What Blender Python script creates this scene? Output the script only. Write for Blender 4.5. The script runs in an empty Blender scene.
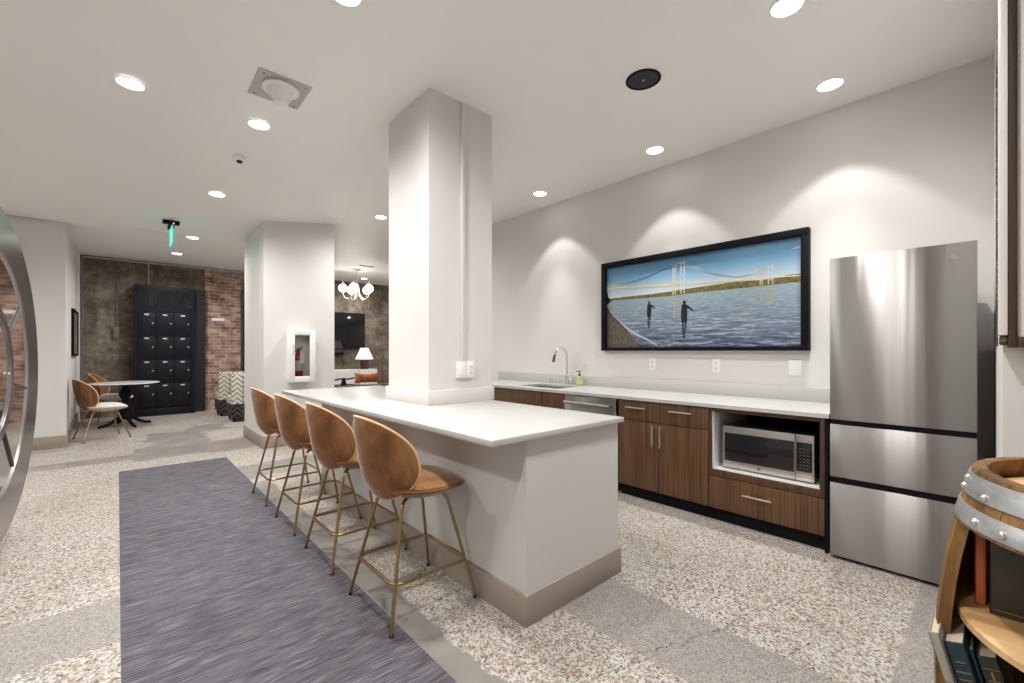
import bpy, bmesh, math, random
from mathutils import Vector, Matrix
random.seed(4)
S = bpy.context.scene
COL = S.collection
PI = math.pi

# ------------------------------------------------------------------ materials
class NT:
    def __init__(s, name):
        s.m = bpy.data.materials.new(name); s.m.use_nodes = True
        s.t = s.m.node_tree; s.b = s.t.nodes['Principled BSDF']
        s.tc = s.t.nodes.new('ShaderNodeTexCoord')
    def n(s, typ, **kw):
        nd = s.t.nodes.new('ShaderNode' + typ)
        for k, v in kw.items(): setattr(nd, k, v)
        return nd
    def l(s, a, b): s.t.links.new(a, b)
    def put(s, sock, v):
        if hasattr(v, 'is_output') or isinstance(v, bpy.types.NodeSocket): s.l(v, sock)
        else: sock.default_value = v
    def mapv(s, scale=(1, 1, 1), rot=(0, 0, 0), loc=(0, 0, 0), src=None):
        m = s.n('Mapping'); m.inputs['Scale'].default_value = scale
        m.inputs['Rotation'].default_value = rot; m.inputs['Location'].default_value = loc
        s.l(src if src else s.tc.outputs['Object'], m.inputs['Vector']); return m.outputs[0]
    def noise(s, vec, scale=5, detail=3, rough=.5, dist=0):
        n = s.n('TexNoise'); s.l(vec, n.inputs['Vector'])
        n.inputs['Scale'].default_value = scale; n.inputs['Detail'].default_value = detail
        n.inputs['Roughness'].default_value = rough; n.inputs['Distortion'].default_value = dist
        return n.outputs['Fac']
    def ramp(s, fac, stops, const=False):
        r = s.n('ValToRGB'); e = r.color_ramp.elements
        if const: r.color_ramp.interpolation = 'CONSTANT'
        while len(e) < len(stops): e.new(.5)
        for i, (p, c) in enumerate(stops):
            e[i].position = p; e[i].color = (*c, 1) if len(c) == 3 else c
        s.l(fac, r.inputs[0]); return r.outputs[0]
    def ma(s, op, a, b=0.0, c=0.0):
        m = s.n('Math', operation=op)
        s.put(m.inputs[0], a); s.put(m.inputs[1], b); s.put(m.inputs[2], c)
        return m.outputs[0]
    def mix(s, fac, a, b):
        m = s.n('Mix', data_type='RGBA')
        s.put(m.inputs[0], fac)
        s.put(m.inputs[6], a if not isinstance(a, tuple) else (*a, 1)[:4])
        s.put(m.inputs[7], b if not isinstance(b, tuple) else (*b, 1)[:4])
        return m.outputs[2]
    def xyz(s, src=None):
        x = s.n('SeparateXYZ'); s.l(src if src else s.tc.outputs['Object'], x.inputs[0]); return x.outputs
    def bump(s, h, strength=.2, dist=.01):
        b = s.n('Bump'); b.inputs['Strength'].default_value = strength; b.inputs['Distance'].default_value = dist
        s.l(h, b.inputs['Height']); s.l(b.outputs[0], s.b.inputs['Normal'])
    def set(s, **kw):
        names = dict(col='Base Color', rough='Roughness', metal='Metallic', spec='Specular IOR Level', trans='Transmission Weight',
                     sheen='Sheen Weight', coat='Coat Weight', emis='Emission Color', est='Emission Strength', alpha='Alpha', aniso='Anisotropic', anir='Anisotropic Rotation', sheenr='Sheen Roughness', ior='IOR', coatr='Coat Roughness')
        for k, v in kw.items():
            if isinstance(v, tuple) and len(v) == 3: v = (*v, 1)
            s.put(s.b.inputs[names[k]], v)
        return s.m

def sr(r, g, b):
    f = lambda c: (c/255/12.92) if c/255 <= .04045 else ((c/255+.055)/1.055)**2.4
    return (f(r), f(g), f(b))

def plain(name, c, rough=.5, metal=0, **kw):
    return NT(name).set(col=c, rough=rough, metal=metal, **kw)

def m_paint(name, c, rough=.7, amt=.04):
    t = NT(name); n = t.noise(t.mapv((1, 1, 1)), 2.5, 4)
    c2 = tuple(k*(1-amt) for k in c)
    t.set(col=t.ramp(n, [(.3, c), (.7, c2)]), rough=rough)
    t.bump(t.noise(t.mapv(), 220, 2), .05, .001); return t.m

def m_wood(name, dark, mid, light, scale=1.0, axis='z', rough=.42, seedloc=0.0, streak=70):
    t = NT(name)
    sc = {'z': (streak, streak, 1.3), 'x': (1.3, streak, streak), 'y': (streak, 1.3, streak)}[axis]
    v = t.mapv(tuple(k*scale for k in sc), loc=(seedloc, seedloc, seedloc))
    n1 = t.noise(v, 1, 4, .6, .6)
    sc2 = tuple(k*.18 if k > 2 else k*.6 for k in sc)
    n2 = t.noise(t.mapv(tuple(k*scale for k in sc2)), 1, 3, .6, 1.2)
    f = t.ma('ADD', t.ma('MULTIPLY', n1, .65), t.ma('MULTIPLY', n2, .35))
    t.set(col=t.ramp(f, [(.36, dark), (.5, mid), (.66, light)]), rough=rough)
    t.bump(n1, .08, .002); return t.m

M = {}
WALL = (.71, .697, .675)
M['wall'] = m_paint('wall_paint', WALL, .6)
M['ceil'] = m_paint('ceiling_paint', (.93, .915, .89), .5, .02)
M['base'] = plain('taupe_baseboard', sr(150, 138, 128), .5)
M['islandpaint'] = m_paint('island_paint', sr(204, 203, 199), .45, .02)

def m_floor():
    t = NT('terrazzo_floor'); P = t.xyz(); x, y = P[0], P[1]
    v = t.tc.outputs['Object']
    wob = t.ma('SUBTRACT', t.noise(v, 2.2, 4, .6), .5)
    wob2 = t.ma('SUBTRACT', t.noise(t.mapv(loc=(7, 3, 0)), 9, 4, .6), .5)
    def rect(x0, x1, y0, y1, amp=.0, amp2=.012):
        d = t.ma('MINIMUM', t.ma('MINIMUM', t.ma('SUBTRACT', x, x0), t.ma('SUBTRACT', x1, x)),
                 t.ma('MINIMUM', t.ma('SUBTRACT', y, y0), t.ma('SUBTRACT', y1, y)))
        d = t.ma('ADD', d, t.ma('ADD', t.ma('MULTIPLY', wob, amp), t.ma('MULTIPLY', wob2, amp2)))
        m = t.ma('MULTIPLY_ADD', d, 120, .5); m.node.use_clamp = True; return m
    mx = lambda a, b: t.ma('MAXIMUM', a, b)
    rough_c = mx(mx(rect(1.66, 2.095, -2, 1.55), rect(-3, 1.42, 2.63, 3.1)), rect(2.1, 4.3, -2, .262))
    smooth_c = mx(mx(rect(.5, 1.125, -2, 4.9, .12, .09), rect(-3, .75, 6.92, 7.25, .05, .02)), mx(rect(.15, 1.9, 6.75, 7.6, .5, .1), rect(.3, 1.0, 7.3, 8.85, .5, .12)))
    smooth_c = mx(smooth_c, mx(rect(.2, 4.2, 5.1, 5.7, .4, .1), rect(.9, 1.4, 8.6, 9.3, .6, .1)))
    # chips
    def chips(scale, loc):
        vo = t.n('TexVoronoi', feature='F1'); vo.inputs['Scale'].default_value = scale; vo.inputs['Randomness'].default_value = 1
        wv = t.n('VectorMath', operation='ADD'); t.l(t.mapv(loc=loc), wv.inputs[0])
        nz = t.n('TexNoise'); nz.inputs['Scale'].default_value = scale*.9; nz.inputs['Detail'].default_value = 1; t.l(v, nz.inputs['Vector'])
        sc = t.n('VectorMath', operation='SCALE'); t.l(nz.outputs['Color'], sc.inputs[0]); sc.inputs[3].default_value = .9/scale
        t.l(sc.outputs[0], wv.inputs[1]); t.l(wv.outputs[0], vo.inputs['Vector'])
        sp = t.n('SeparateColor'); t.l(vo.outputs['Color'], sp.inputs[0]); return sp.outputs[0], sp.outputs[1]
    a, b = chips(112, (0, 0, 0))
    W1, W2, G1, AM, BR, CE = (.76, .75, .73), (.54, .50, .45), (.27, .245, .22), (.50, .31, .14), (.15, .115, .09), (.42, .385, .35)
    c1 = t.ramp(a, [(0, W1), (.30, W2), (.46, CE), (.58, W1), (.70, G1), (.80, AM), (.90, BR), (.96, W1)], True)
    c2 = t.ramp(b, [(0, CE), (.35, W1), (.6, G1), (.72, W2), (.9, BR)], True)
    a3, b3 = chips(230, (3, 1, 0))
    small = t.ramp(a3, [(0, CE), (.4, W1), (.62, G1), (.75, W2), (.92, BR)], True)
    sel = t.ma('GREATER_THAN', b, .76)
    chipc = t.mix(sel, c1, small)
    fade = t.ramp(t.noise(v, 1.3, 3), [(.35, (1, 1, 1)), (.7, (.86, .84, .82))])
    mm = t.n('Mix', data_type='RGBA', blend_type='MULTIPLY'); mm.inputs[0].default_value = 1
    t.l(chipc, mm.inputs[6]); t.l(fade, mm.inputs[7]); chipc = mm.outputs[2]
    fine = t.ma('ADD', t.ma('MULTIPLY', t.noise(v, 190, 2, .7), .5), t.ma('MULTIPLY', a3, .5))
    rc = t.ramp(fine, [(.25, (.20, .185, .17)), (.5, (.38, .36, .335)), (.75, (.60, .57, .54))])
    sm = t.ramp(t.noise(v, 3.5, 5, .6), [(.3, (.27, .255, .235)), (.7, (.40, .38, .355))])
    col = t.mix(rough_c, chipc, rc); col = t.mix(smooth_c, col, sm)
    # hairline crack
    cy = t.ma('ADD', t.ma('MULTIPLY', x, -.29), 1.47)
    cy = t.ma('ADD', cy, t.ma('MULTIPLY', t.ma('SUBTRACT', t.noise(t.mapv(loc=(1, 5, 0)), 5, 5, .7), .5), .22))
    cr = t.ma('LESS_THAN', t.ma('ABSOLUTE', t.ma('SUBTRACT', y, cy)), .0032)
    cr = t.ma('MULTIPLY', cr, t.ma('MULTIPLY', t.ma('GREATER_THAN', x, 1.4), t.ma('LESS_THAN', x, 2.9)))
    col = t.mix(t.ma('MULTIPLY', cr, .85), col, (.10, .09, .08))
    rg = t.ma('MULTIPLY_ADD', t.noise(v, 14, 3), .22, .30)
    dk = t.n('Mix', data_type='RGBA', blend_type='MULTIPLY'); dk.inputs[0].default_value = 1
    t.l(col, dk.inputs[6]); dk.inputs[7].default_value = (.68, .665, .65, 1)
    t.set(col=dk.outputs[2], rough=rg, spec=.4); t.bump(t.noise(v, 60, 2), .03, .001); return t.m
M['floor'] = m_floor()

def m_rug():
    t = NT('woven_rug')
    wv = t.noise(t.mapv((2, 2, 1)), 3, 2)
    add = t.n('VectorMath', operation='ADD'); cmb = t.n('CombineXYZ'); t.l(t.ma('MULTIPLY', wv, .035), cmb.inputs[1])
    t.l(t.tc.outputs['Object'], add.inputs[0]); t.l(cmb.outputs[0], add.inputs[1])
    v = t.mapv((8, 150, 1), src=add.outputs[0])
    n1 = t.noise(v, 1, 3, .65)
    n2 = t.noise(t.mapv((3, 26, 1), src=add.outputs[0]), 1, 3, .6)
    f = t.ma('ADD', t.ma('MULTIPLY', n1, .75), t.ma('MULTIPLY', n2, .25))
    t.set(col=t.ramp(f, [(.34, sr(54, 52, 58)), (.5, sr(86, 84, 91)), (.68, sr(130, 127, 133))]), rough=.85, spec=.2)
    t.bump(n1, .4, .003); return t.m
M['rug'] = m_rug()

M['walnut'] = m_wood('walnut_veneer', sr(62, 40, 23), sr(92, 62, 36), sr(116, 82, 50), streak=110)
M['walnut_dark'] = m_wood('walnut_veneer_edge', sr(50, 30, 17), sr(78, 50, 30), sr(98, 66, 42))
M['quartz'] = plain('white_quartz', (.50, .495, .488), .24)
M['black'] = plain('black_matte', (.006, .006, .007), .6, spec=.12)
M['blackgloss'] = plain('black_gloss', (.008, .008, .01), .08)
M['chrome'] = plain('chrome', (.8, .8, .8), .08, 1)
M['nickel'] = plain('brushed_nickel', (.80, .76, .70), .28, 1)
M['brass'] = plain('aged_brass', sr(158, 136, 92), .3, 1)
M['whiteplastic'] = plain('white_plastic', (.86, .85, .83), .35)
M['whitemetal'] = plain('white_enamel', (.84, .84, .83), .3)
M['rubber'] = plain('rubber', (.02, .02, .02), .7)

def m_steel(name, c, rough=.26, stretch=(1, 1, 160), aniso=.6, rot=0, wavy=False):
    t = NT(name); n = t.noise(t.mapv(stretch), 6, 3, .6)
    t.set(col=c, metal=1, rough=t.ma('MULTIPLY_ADD', n, .05, rough-.025))
    tn = t.n('Tangent', direction_type='RADIAL', axis='Z'); t.l(tn.outputs[0], t.b.inputs['Tangent'])
    t.set(aniso=aniso, anir=rot)
    if wavy: t.bump(t.noise(t.mapv((2, 7, .25)), 1, 2, .5), .35, .012)
    else: t.bump(n, .03, .001)
    return t.m
M['steel'] = m_steel('brushed_stainless', (.34, .33, .322), .34, (1, 1, 220), .97, .25, True)
M['steel_mw'] = m_steel('microwave_stainless', (.48, .46, .44), .3, (1, 1, 160), .5)
M['vaultsteel'] = m_steel('vault_steel', (.38, .37, .37), .25, (1, 1, 1), .3)
M['mirror'] = plain('polished_mirror', (.80, .78, .76), .04, 1)

def m_velvet(name, dark, mid, light):
    t = NT(name); n = t.ma('ADD', t.ma('MULTIPLY', t.noise(t.mapv((3.2, 3.2, 1.5)), 1.6, 2, .5, .6), .7), t.ma('MULTIPLY', t.noise(t.mapv((14, 14, 5)), 2, 4, .65, .8), .3))
    t.set(col=t.ramp(n, [(.3, dark), (.5, mid), (.72, light)]), rough=.75, sheen=.6, sheenr=.35, spec=.2)
    t.bump(t.noise(t.mapv(), 24, 3), .12, .01); return t.m
M['velvet'] = m_velvet('caramel_velvet', sr(82, 52, 30), sr(130, 88, 52), sr(164, 122, 80))
M['velvet_pipe'] = plain('velvet_piping', sr(212, 168, 122), .6, sheen=.5)
M['shellwood'] = m_wood('walnut_shell', sr(76, 44, 24), sr(116, 72, 40), sr(144, 94, 54), .5, 'z', .4)
def m_boucle():
    t = NT('boucle_white'); n = t.noise(t.mapv(), 90, 3)
    t.set(col=t.ramp(n, [(.35, sr(150, 145, 136)), (.6, sr(228, 224, 214))]), rough=.9); t.bump(n, .4, .004); return t.m
M['boucle'] = m_boucle()
M['marble'] = NT('white_marble')
_t = M['marble']; _n = _t.noise(_t.mapv(), 5, 6, .7, 1.5); M['marble'] = _t.set(col=_t.ramp(_n, [(.45, (.82, .82, .82)), (.5, (.6, .6, .62)), (.54, (.84, .84, .84))]), rough=.15)

def m_concrete(name='board_concrete'):
    t = NT(name)
    v = t.tc.outputs['Object']
    n = t.noise(t.mapv((1, 1, 1.6)), 1.5, 7, .66, .3)
    n2 = t.noise(v, 11, 5, .7)
    n3 = t.noise(t.mapv((5, 5, .6)), 1.5, 5, .7)
    f = t.ma('ADD', t.ma('ADD', t.ma('MULTIPLY', n, .5), t.ma('MULTIPLY', n2, .25)), t.ma('MULTIPLY', n3, .25))
    z = t.xyz()[2]
    board = t.ma('LESS_THAN', t.ma('FRACT', t.ma('MULTIPLY', z, 4.2)), .045)
    c = t.ramp(f, [(.37, sr(62, 54, 46)), (.48, sr(104, 93, 81)), (.56, sr(136, 125, 110)), (.66, sr(182, 172, 156))])
    t.set(col=t.mix(t.ma('MULTIPLY', board, .32), c, sr(52, 46, 40)), rough=.85)
    t.bump(f, .5, .02); return t.m
M['concrete'] = m_concrete()

def m_brick():
    t = NT('old_brick')
    P = t.xyz(); cmb = t.n('CombineXYZ'); t.l(t.ma('ADD', P[0], P[1]), cmb.inputs[0]); t.l(P[2], cmb.inputs[1])
    vv = cmb.outputs[0]
    nz = t.n('TexNoise'); nz.inputs['Scale'].default_value = 9; t.l(vv, nz.inputs['Vector'])
    sc = t.n('VectorMath', operation='SCALE'); sc.inputs[3].default_value = .016; t.l(nz.outputs['Color'], sc.inputs[0])
    ad = t.n('VectorMath', operation='ADD'); t.l(vv, ad.inputs[0]); t.l(sc.outputs[0], ad.inputs[1])
    br = t.n('TexBrick'); t.l(ad.outputs[0], br.inputs['Vector'])
    br.inputs['Scale'].default_value = 1; br.inputs['Brick Width'].default_value = .205; br.inputs['Row Height'].default_value = .072
    br.inputs['Mortar Size'].default_value = .007; br.inputs['Mortar Smooth'].default_value = .3; br.inputs['Bias'].default_value = -.1
    br.inputs['Color1'].default_value = (*sr(148, 110, 98), 1); br.inputs['Color2'].default_value = (*sr(206, 172, 158), 1)
    br.inputs['Mortar'].default_value = (*sr(196, 184, 172), 1)
    n = t.noise(vv, 3.2, 6, .65)
    st = t.ramp(n, [(.36, (.36, .31, .29)), (.55, (1, 1, 1)), (.7, (1.0, .96, .92))])
    mm = t.n('Mix', data_type='RGBA', blend_type='MULTIPLY'); mm.inputs[0].default_value = 1
    t.l(br.outputs['Color'], mm.inputs[6]); t.l(st, mm.inputs[7])
    t.set(col=mm.outputs[2], rough=.85); t.bump(t.ma('SUBTRACT', 1.0, br.outputs['Fac']), .7, .012); return t.m
M['brick'] = m_brick()
M['locker'] = plain('navy_black_enamel', (.006, .006, .012), .4, spec=.25)
M['lockerdark'] = plain('navy_black_strip', (.006, .006, .010), .5)
M['darksteel'] = plain('blackened_steel', (.08, .08, .085), .45, .6)

def m_stave(name='oak_stave', axis='z'):
    t = NT(name)
    sc = (26, 26, 1.6) if axis == 'z' else (3, 40, 3)
    n = t.noise(t.mapv(sc), 1, 5, .65, .5); n2 = t.noise(t.mapv(), 6, 4, .6)
    f = t.ma('ADD', t.ma('MULTIPLY', n, .6), t.ma('MULTIPLY', n2, .4))
    t.set(col=t.ramp(f, [(.34, sr(58, 38, 18)), (.5, sr(122, 86, 44)), (.68, sr(168, 128, 78))]), rough=.5)
    t.bump(n, .25, .004); return t.m
M['stave'] = m_stave()
M['shelfwood'] = m_wood('pale_oak_shelf', sr(150, 116, 74), sr(190, 154, 106), sr(214, 182, 136), .5, 'y', .45, streak=26)
M['headwood'] = m_wood('barrel_head_oak', sr(180, 130, 80), sr(216, 168, 116), sr(232, 192, 142), .5, 'y', .5, streak=26)
def m_galv():
    t = NT('galvanised_hoop'); n = t.noise(t.mapv((4, 4, 10)), 3, 5, .7)
    t.set(col=t.ramp(n, [(.3, (.30, .31, .32)), (.7, (.52, .53, .54))]), metal=.8, rough=.42); return t.m
M['galv'] = m_galv()

def m_pattern():
    t = NT('chevron_leaf_weave'); P = t.xyz()
    u = t.ma('ABSOLUTE', t.ma('SUBTRACT', t.ma('FRACT', t.ma('MULTIPLY', t.ma('ADD', P[0], P[1]), 5.4)), .5))
    w = t.ma('FRACT', t.ma('ADD', t.ma('MULTIPLY', P[2], 11), t.ma('MULTIPLY', u, -2.2)))
    stripe = t.ma('GREATER_THAN', w, .62)
    spine = t.ma('LESS_THAN', u, .05)
    f = t.ma('MAXIMUM', stripe, spine)
    n = t.noise(t.tc.outputs['Object'], 30, 3)
    f = t.ma('MULTIPLY', f, t.ma('MULTIPLY_ADD', n, .8, .35))
    up = t.mix(f, sr(208, 202, 188), sr(84, 82, 78)); lo = t.mix(f, sr(24, 24, 26), sr(84, 80, 74))
    t.set(col=t.mix(t.ma('LESS_THAN', P[2], .33), up, lo), rough=.9); return t.m
M['pattern'] = m_pattern()

def emit(name, c, st): return NT(name).set(col=(.9, .9, .9), emis=c, est=st)
M['lamp'] = emit('lamp_diffuser', (1, .95, .88), 9)
M['globe'] = emit('globe_glass_lit', (1, .93, .84), 7)
M['shade'] = emit('lamp_shade_lit', (1, .95, .88), .55)

def glassy(name, tint=(1, 1, 1), rough=.02):
    t = NT(name); out = t.t.nodes['Material Output']
    tr = t.n('BsdfTransparent'); tr.inputs[0].default_value = (*tint, 1)
    gl = t.n('BsdfGlossy'); gl.inputs['Roughness'].default_value = rough
    fr = t.n('Fresnel'); fr.inputs[0].default_value = 1.45
    mx = t.n('MixShader'); t.l(fr.outputs[0], mx.inputs[0]); t.l(tr.outputs[0], mx.inputs[1]); t.l(gl.outputs[0], mx.inputs[2])
    t.l(mx.outputs[0], out.inputs[0]); return t.m
M['pane'] = glassy('clear_pane')

# ------------------------------------------------------------------ mesh builder
class MB:
    def __init__(s): s.bm = bmesh.new(); s.mi = 0; s.mats = None
    def _m(s, faces):
        for f in faces: f.material_index = s.mi
    def box(s, x0, x1, y0, y1, z0, z1, bev=0.0, seg=2, rot=None, about=None):
        b = bmesh.new()
        vs = [b.verts.new((x, y, z)) for x in (x0, x1) for y in (y0, y1) for z in (z0, z1)]
        for q in ((0, 1, 3, 2), (4, 6, 7, 5), (0, 4, 5, 1), (2, 3, 7, 6), (0, 2, 6, 4), (1, 5, 7, 3)):
            b.faces.new([vs[i] for i in q])
        if bev > 0:
            bmesh.ops.bevel(b, geom=b.edges[:], offset=bev, segments=seg, affect='EDGES', profile=.5)
        if rot is not None:
            bmesh.ops.rotate(b, verts=b.verts[:], cent=about, matrix=rot)
        s.merge(b); return s
    def merge(s, b):
        mp = {v: s.bm.verts.new(v.co) for v in b.verts}
        for f in b.faces:
            nf = s.bm.faces.new([mp[v] for v in f.verts]); nf.material_index = s.mi
        b.free()
    def tube(s, pts, r, n=10, closed=False, cap=True):
        pts = [Vector(p) for p in pts]; k = len(pts)
        rs = r if isinstance(r, (list, tuple)) else [r]*k
        rings = []; up = None
        for i, p in enumerate(pts):
            if closed: d = (pts[(i+1) % k]-pts[i-1])
            else: d = pts[min(i+1, k-1)]-pts[max(i-1, 0)]
            d.normalize()
            if up is None:
                up = Vector((0, 0, 1)) if abs(d.z) < .9 else Vector((1, 0, 0))
            a = d.cross(up); a.normalize(); b = a.cross(d); b.normalize(); up = b
            rings.append([s.bm.verts.new(p+(a*math.cos(2*PI*j/n)+b*math.sin(2*PI*j/n))*rs[i]) for j in range(n)])
        fs = []
        for i in range(k if closed else k-1):
            A, B = rings[i], rings[(i+1) % k]
            off = 0
            if closed and i == k-1:
                off = min(range(n), key=lambda o: sum((A[j].co-B[(j+o) % n].co).length for j in range(n)))
            for j in range(n):
                fs.append(s.bm.faces.new((A[j], A[(j+1) % n], B[(j+1+off) % n], B[(j+off) % n])))
        if cap and not closed:
            fs.append(s.bm.faces.new(rings[0][::-1])); fs.append(s.bm.faces.new(rings[-1]))
        s._m(fs); return s
    def lathe(s, prof, c=(0, 0, 0), n=32, axis='z', cap=True):
        rings = []
        for r, z in prof:
            ring = []
            for j in range(n):
                a = 2*PI*j/n; u, v = r*math.cos(a), r*math.sin(a)
                p = {'z': (u, v, z), 'x': (z, u, v), 'y': (u, z, v)}[axis]
                ring.append(s.bm.verts.new((p[0]+c[0], p[1]+c[1], p[2]+c[2])))
            rings.append(ring)
        fs = []
        for A, B in zip(rings, rings[1:]):
            for j in range(n): fs.append(s.bm.faces.new((A[j], A[(j+1) % n], B[(j+1) % n], B[j])))
        if cap: fs.append(s.bm.faces.new(rings[0][::-1])); fs.append(s.bm.faces.new(rings[-1]))
        s._m(fs); return s
    def poly(s, pts):
        f = s.bm.faces.new([s.bm.verts.new(p) for p in pts]); s._m([f]); return s
    def prism(s, pts, d):
        d = Vector(d); A = [s.bm.verts.new(p) for p in pts]; B = [s.bm.verts.new(Vector(p)+d) for p in pts]; n = len(A)
        fs = [s.bm.faces.new(A), s.bm.faces.new(B[::-1])]
        for i in range(n): fs.append(s.bm.faces.new((A[i], B[i], B[(i+1) % n], A[(i+1) % n])))
        s._m(fs); return s
    def sphere(s, c, r, n=12, sq=(1, 1, 1)):
        b = bmesh.new(); bmesh.ops.create_uvsphere(b, u_segments=n, v_segments=max(6, n//2+2), radius=r)
        for v in b.verts: v.co = Vector((v.co.x*sq[0]+c[0], v.co.y*sq[1]+c[1], v.co.z*sq[2]+c[2]))
        s.merge(b); return s
    def xform(s, mat):
        bmesh.ops.transform(s.bm, matrix=mat, verts=s.bm.verts[:]); return s

ROOT = {}
def finish(name, mb, mat, origin):
    bm = mb.bm
    bmesh.ops.recalc_face_normals(bm, faces=bm.faces[:])
    for v in bm.verts: v.co -= Vector(origin)
    for e in bm.edges:
        e.smooth = len(e.link_faces) == 2 and e.calc_face_angle(0) < math.radians(34)
    for f in bm.faces: f.smooth = True
    me = bpy.data.meshes.new(name); bm.to_mesh(me); bm.free()
    for m in (mat if isinstance(mat, (list, tuple)) else [mat]): me.materials.append(M[m] if isinstance(m, str) else m)
    o = bpy.data.objects.new(name, me); COL.objects.link(o); return o

def thing(name, label, cat, loc=(0, 0, 0), group=None):
    o = bpy.data.objects.new(name, None); COL.objects.link(o); o.location = loc; o.empty_display_size = .1
    o['label'] = label; o['category'] = cat
    if group: o['group'] = group
    ROOT[o] = Vector(loc); return o
def part(name, mb, mat, parent, label=None, at=None):
    org = at if at is not None else ROOT[parent]
    o = finish(name, mb, mat, org); o.parent = parent; ROOT[o] = ROOT[parent]
    if at is not None: o.location = Vector(at)-ROOT[parent]
    if label: o['label'] = label
    return o
def single(name, mb, mat, label, cat, loc, group=None):
    o = finish(name, mb, mat, loc); o.location = loc; o['label'] = label; o['category'] = cat
    if group: o['group'] = group
    ROOT[o] = Vector(loc); return o
def struct(name, mb, mat):
    o = finish(name, mb, mat, (0, 0, 0)); o['kind'] = 'structure'; ROOT[o] = Vector((0, 0, 0)); return o
def dup(root, loc, rz=0, label=None, group=None):
    def rec(o, par):
        c = o.copy(); COL.objects.link(c)
        if par is not None: c.parent = par
        for ch in o.children: rec(ch, c)
        return c
    r = rec(root, None); r.location = loc; r.rotation_euler = (0, 0, rz)
    if label: r['label'] = label
    if group: r['group'] = group
    return r
def bx(*a, **k): return MB().box(*a, **k)

# ------------------------------------------------------------------ room shell
ZK = 3.186      # kitchen ceiling
struct('floor', bx(-2.8, 7.7, -1.8, 12.0, -.1, 0), 'floor')
struct('ceiling', MB().prism([(1.640, -1.8, ZK), (7.7, -1.8, ZK), (7.7, 12.0, ZK), (2.40, 12.0, ZK), (2.40, 6.51, ZK), (1.640, 2.695, ZK)], (0, 0, .12)).prism([(1.444, 6.5141, 3.04), (1.642, 2.6951, 3.18), (2.42, 6.5141, ZK)], (0, 0, .1)).prism([(1.444, 6.5143, 3.04), (2.40, 6.5143, ZK), (2.40, 8.40, ZK), (1.444, 8.40, 3.04)], (0, 0, .1)).prism([(1.444, 8.4005, 3.15), (2.40, 8.4005, 3.15), (2.40, 12.0, 3.15), (1.444, 12.0, 3.15)], (0, 0, .1)), 'ceil')
prof = [(-1.8, 3.18), (2.695, 3.18), (6.514, 3.04), (8.40, 3.04), (8.401, 3.15), (12.0, 3.15), (12.0, 3.35), (-1.8, 3.35)]
def xe(y): return 1.644 if y < 2.7 else (1.444 if y > 6.5 else 1.644-.2*(y-2.695)/3.819)
m = MB()
for (ya, za), (yb, zb) in zip(prof[:5], prof[1:6]):
    m.bm.faces.new([m.bm.verts.new(p) for p in ((-2.8, ya, za), (xe(ya), ya, za), (xe(yb), yb, zb), (-2.8, yb, zb))])
    m.bm.faces.new([m.bm.verts.new(p) for p in ((xe(ya), ya, za), (xe(ya), ya, 3.35), (xe(yb), yb, 3.35), (xe(yb), yb, zb))])
for ys in ((-1.8, 2.695, 6.514, 8.4, 12.0),):
    for ya, yb in zip(ys, ys[1:]):
        m.bm.faces.new([m.bm.verts.new(p) for p in ((-2.8, ya, 3.35), (xe(ya), ya, 3.35), (xe(yb), yb, 3.35), (-2.8, yb, 3.35))])
bmesh.ops.remove_doubles(m.bm, verts=m.bm.verts[:], dist=1e-5)
struct('ceiling', m, 'ceil')
struct('wall_kitchen', bx(4.12, 4.3, -.015, 6.6, 0, ZK), 'wall')
struct('wall_niche', MB().prism([(4.12, -.014, 0), (2.15, -.027, 0), (2.15, -1.8, 0), (4.3, -1.8, 0), (4.3, -.014, 0)], (0, 0, ZK)), 'wall')
struct('wall_south', bx(-2.6, 2.15, -1.8, -1.6, 0, 3.18), 'wall')
struct('wall_west', bx(-2.8, -2.6, -1.8, 8.44, 0, 3.18), 'wall')
struct('wall_left', bx(-2.6, -.521, 8.44, 8.62, 0, 3.10), 'wall')
mb = MB().box(-.75, -.56, 8.62, 11.7, 0, 3.15)
mb.box(-.56, -.525, 8.62, 9.06, 0, 3.15).box(-.56, -.525, 11.45, 11.7, 0, 3.15)
struct('wall_entry', mb, 'wall')
struct('wall_concrete', bx(-.75, 1.42, 11.7, 12.0, 0, 3.16), 'concrete')
struct('wall_brick', bx(1.42, 2.10, 11.62, 12.0, 0, 3.19), 'brick')
struct('wall_lounge', bx(2.10, 7.7, 11.7, 12.0, 0, ZK), 'concrete')
struct('wall_lounge_side', bx(4.3, 7.7, 6.42, 6.6, 0, ZK), 'wall')
struct('wall_east', bx(7.5, 7.7, 6.6, 11.7, 0, ZK), 'wall')
mb = MB().box(1.442, 2.37, 6.514, 7.69, 0, ZK)
struct('wall_pillar', mb, 'wall')
struct('baseboard_pillar', bx(1.427, 2.385, 6.499, 7.705, 0, .165, bev=.004), 'base')
struct('baseboard_left', bx(-2.6, -.506, 8.425, 8.44, 0, .165, bev=.004), 'base')
struct('baseboard_entry', MB().box(-.521, -.506, 8.44, 8.62, 0, .165).box(-.525, -.510, 8.62, 9.075, 0, .165).box(-.56, -.545, 9.075, 11.45, 0, .165), 'base')
struct('baseboard_west', bx(-2.6, -2.585, -1.6, 8.42, 0, .165), 'base')
struct('wall_column', bx(1.644, 2.228, 2.695, 3.31, .9145, ZK).box(2.202, 2.228, 2.695, 3.31, 0, .9145), 'wall')
struct('trim_1', MB().box(1.624, 2.236, 2.675, 2.695, .9145, 1.018, bev=.002).box(1.624, 1.644, 2.695, 3.33, .9145, 1.018, bev=.002)
       .box(1.644, 2.236, 3.31, 3.33, .9145, 1.018, bev=.002), 'wall')
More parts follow.
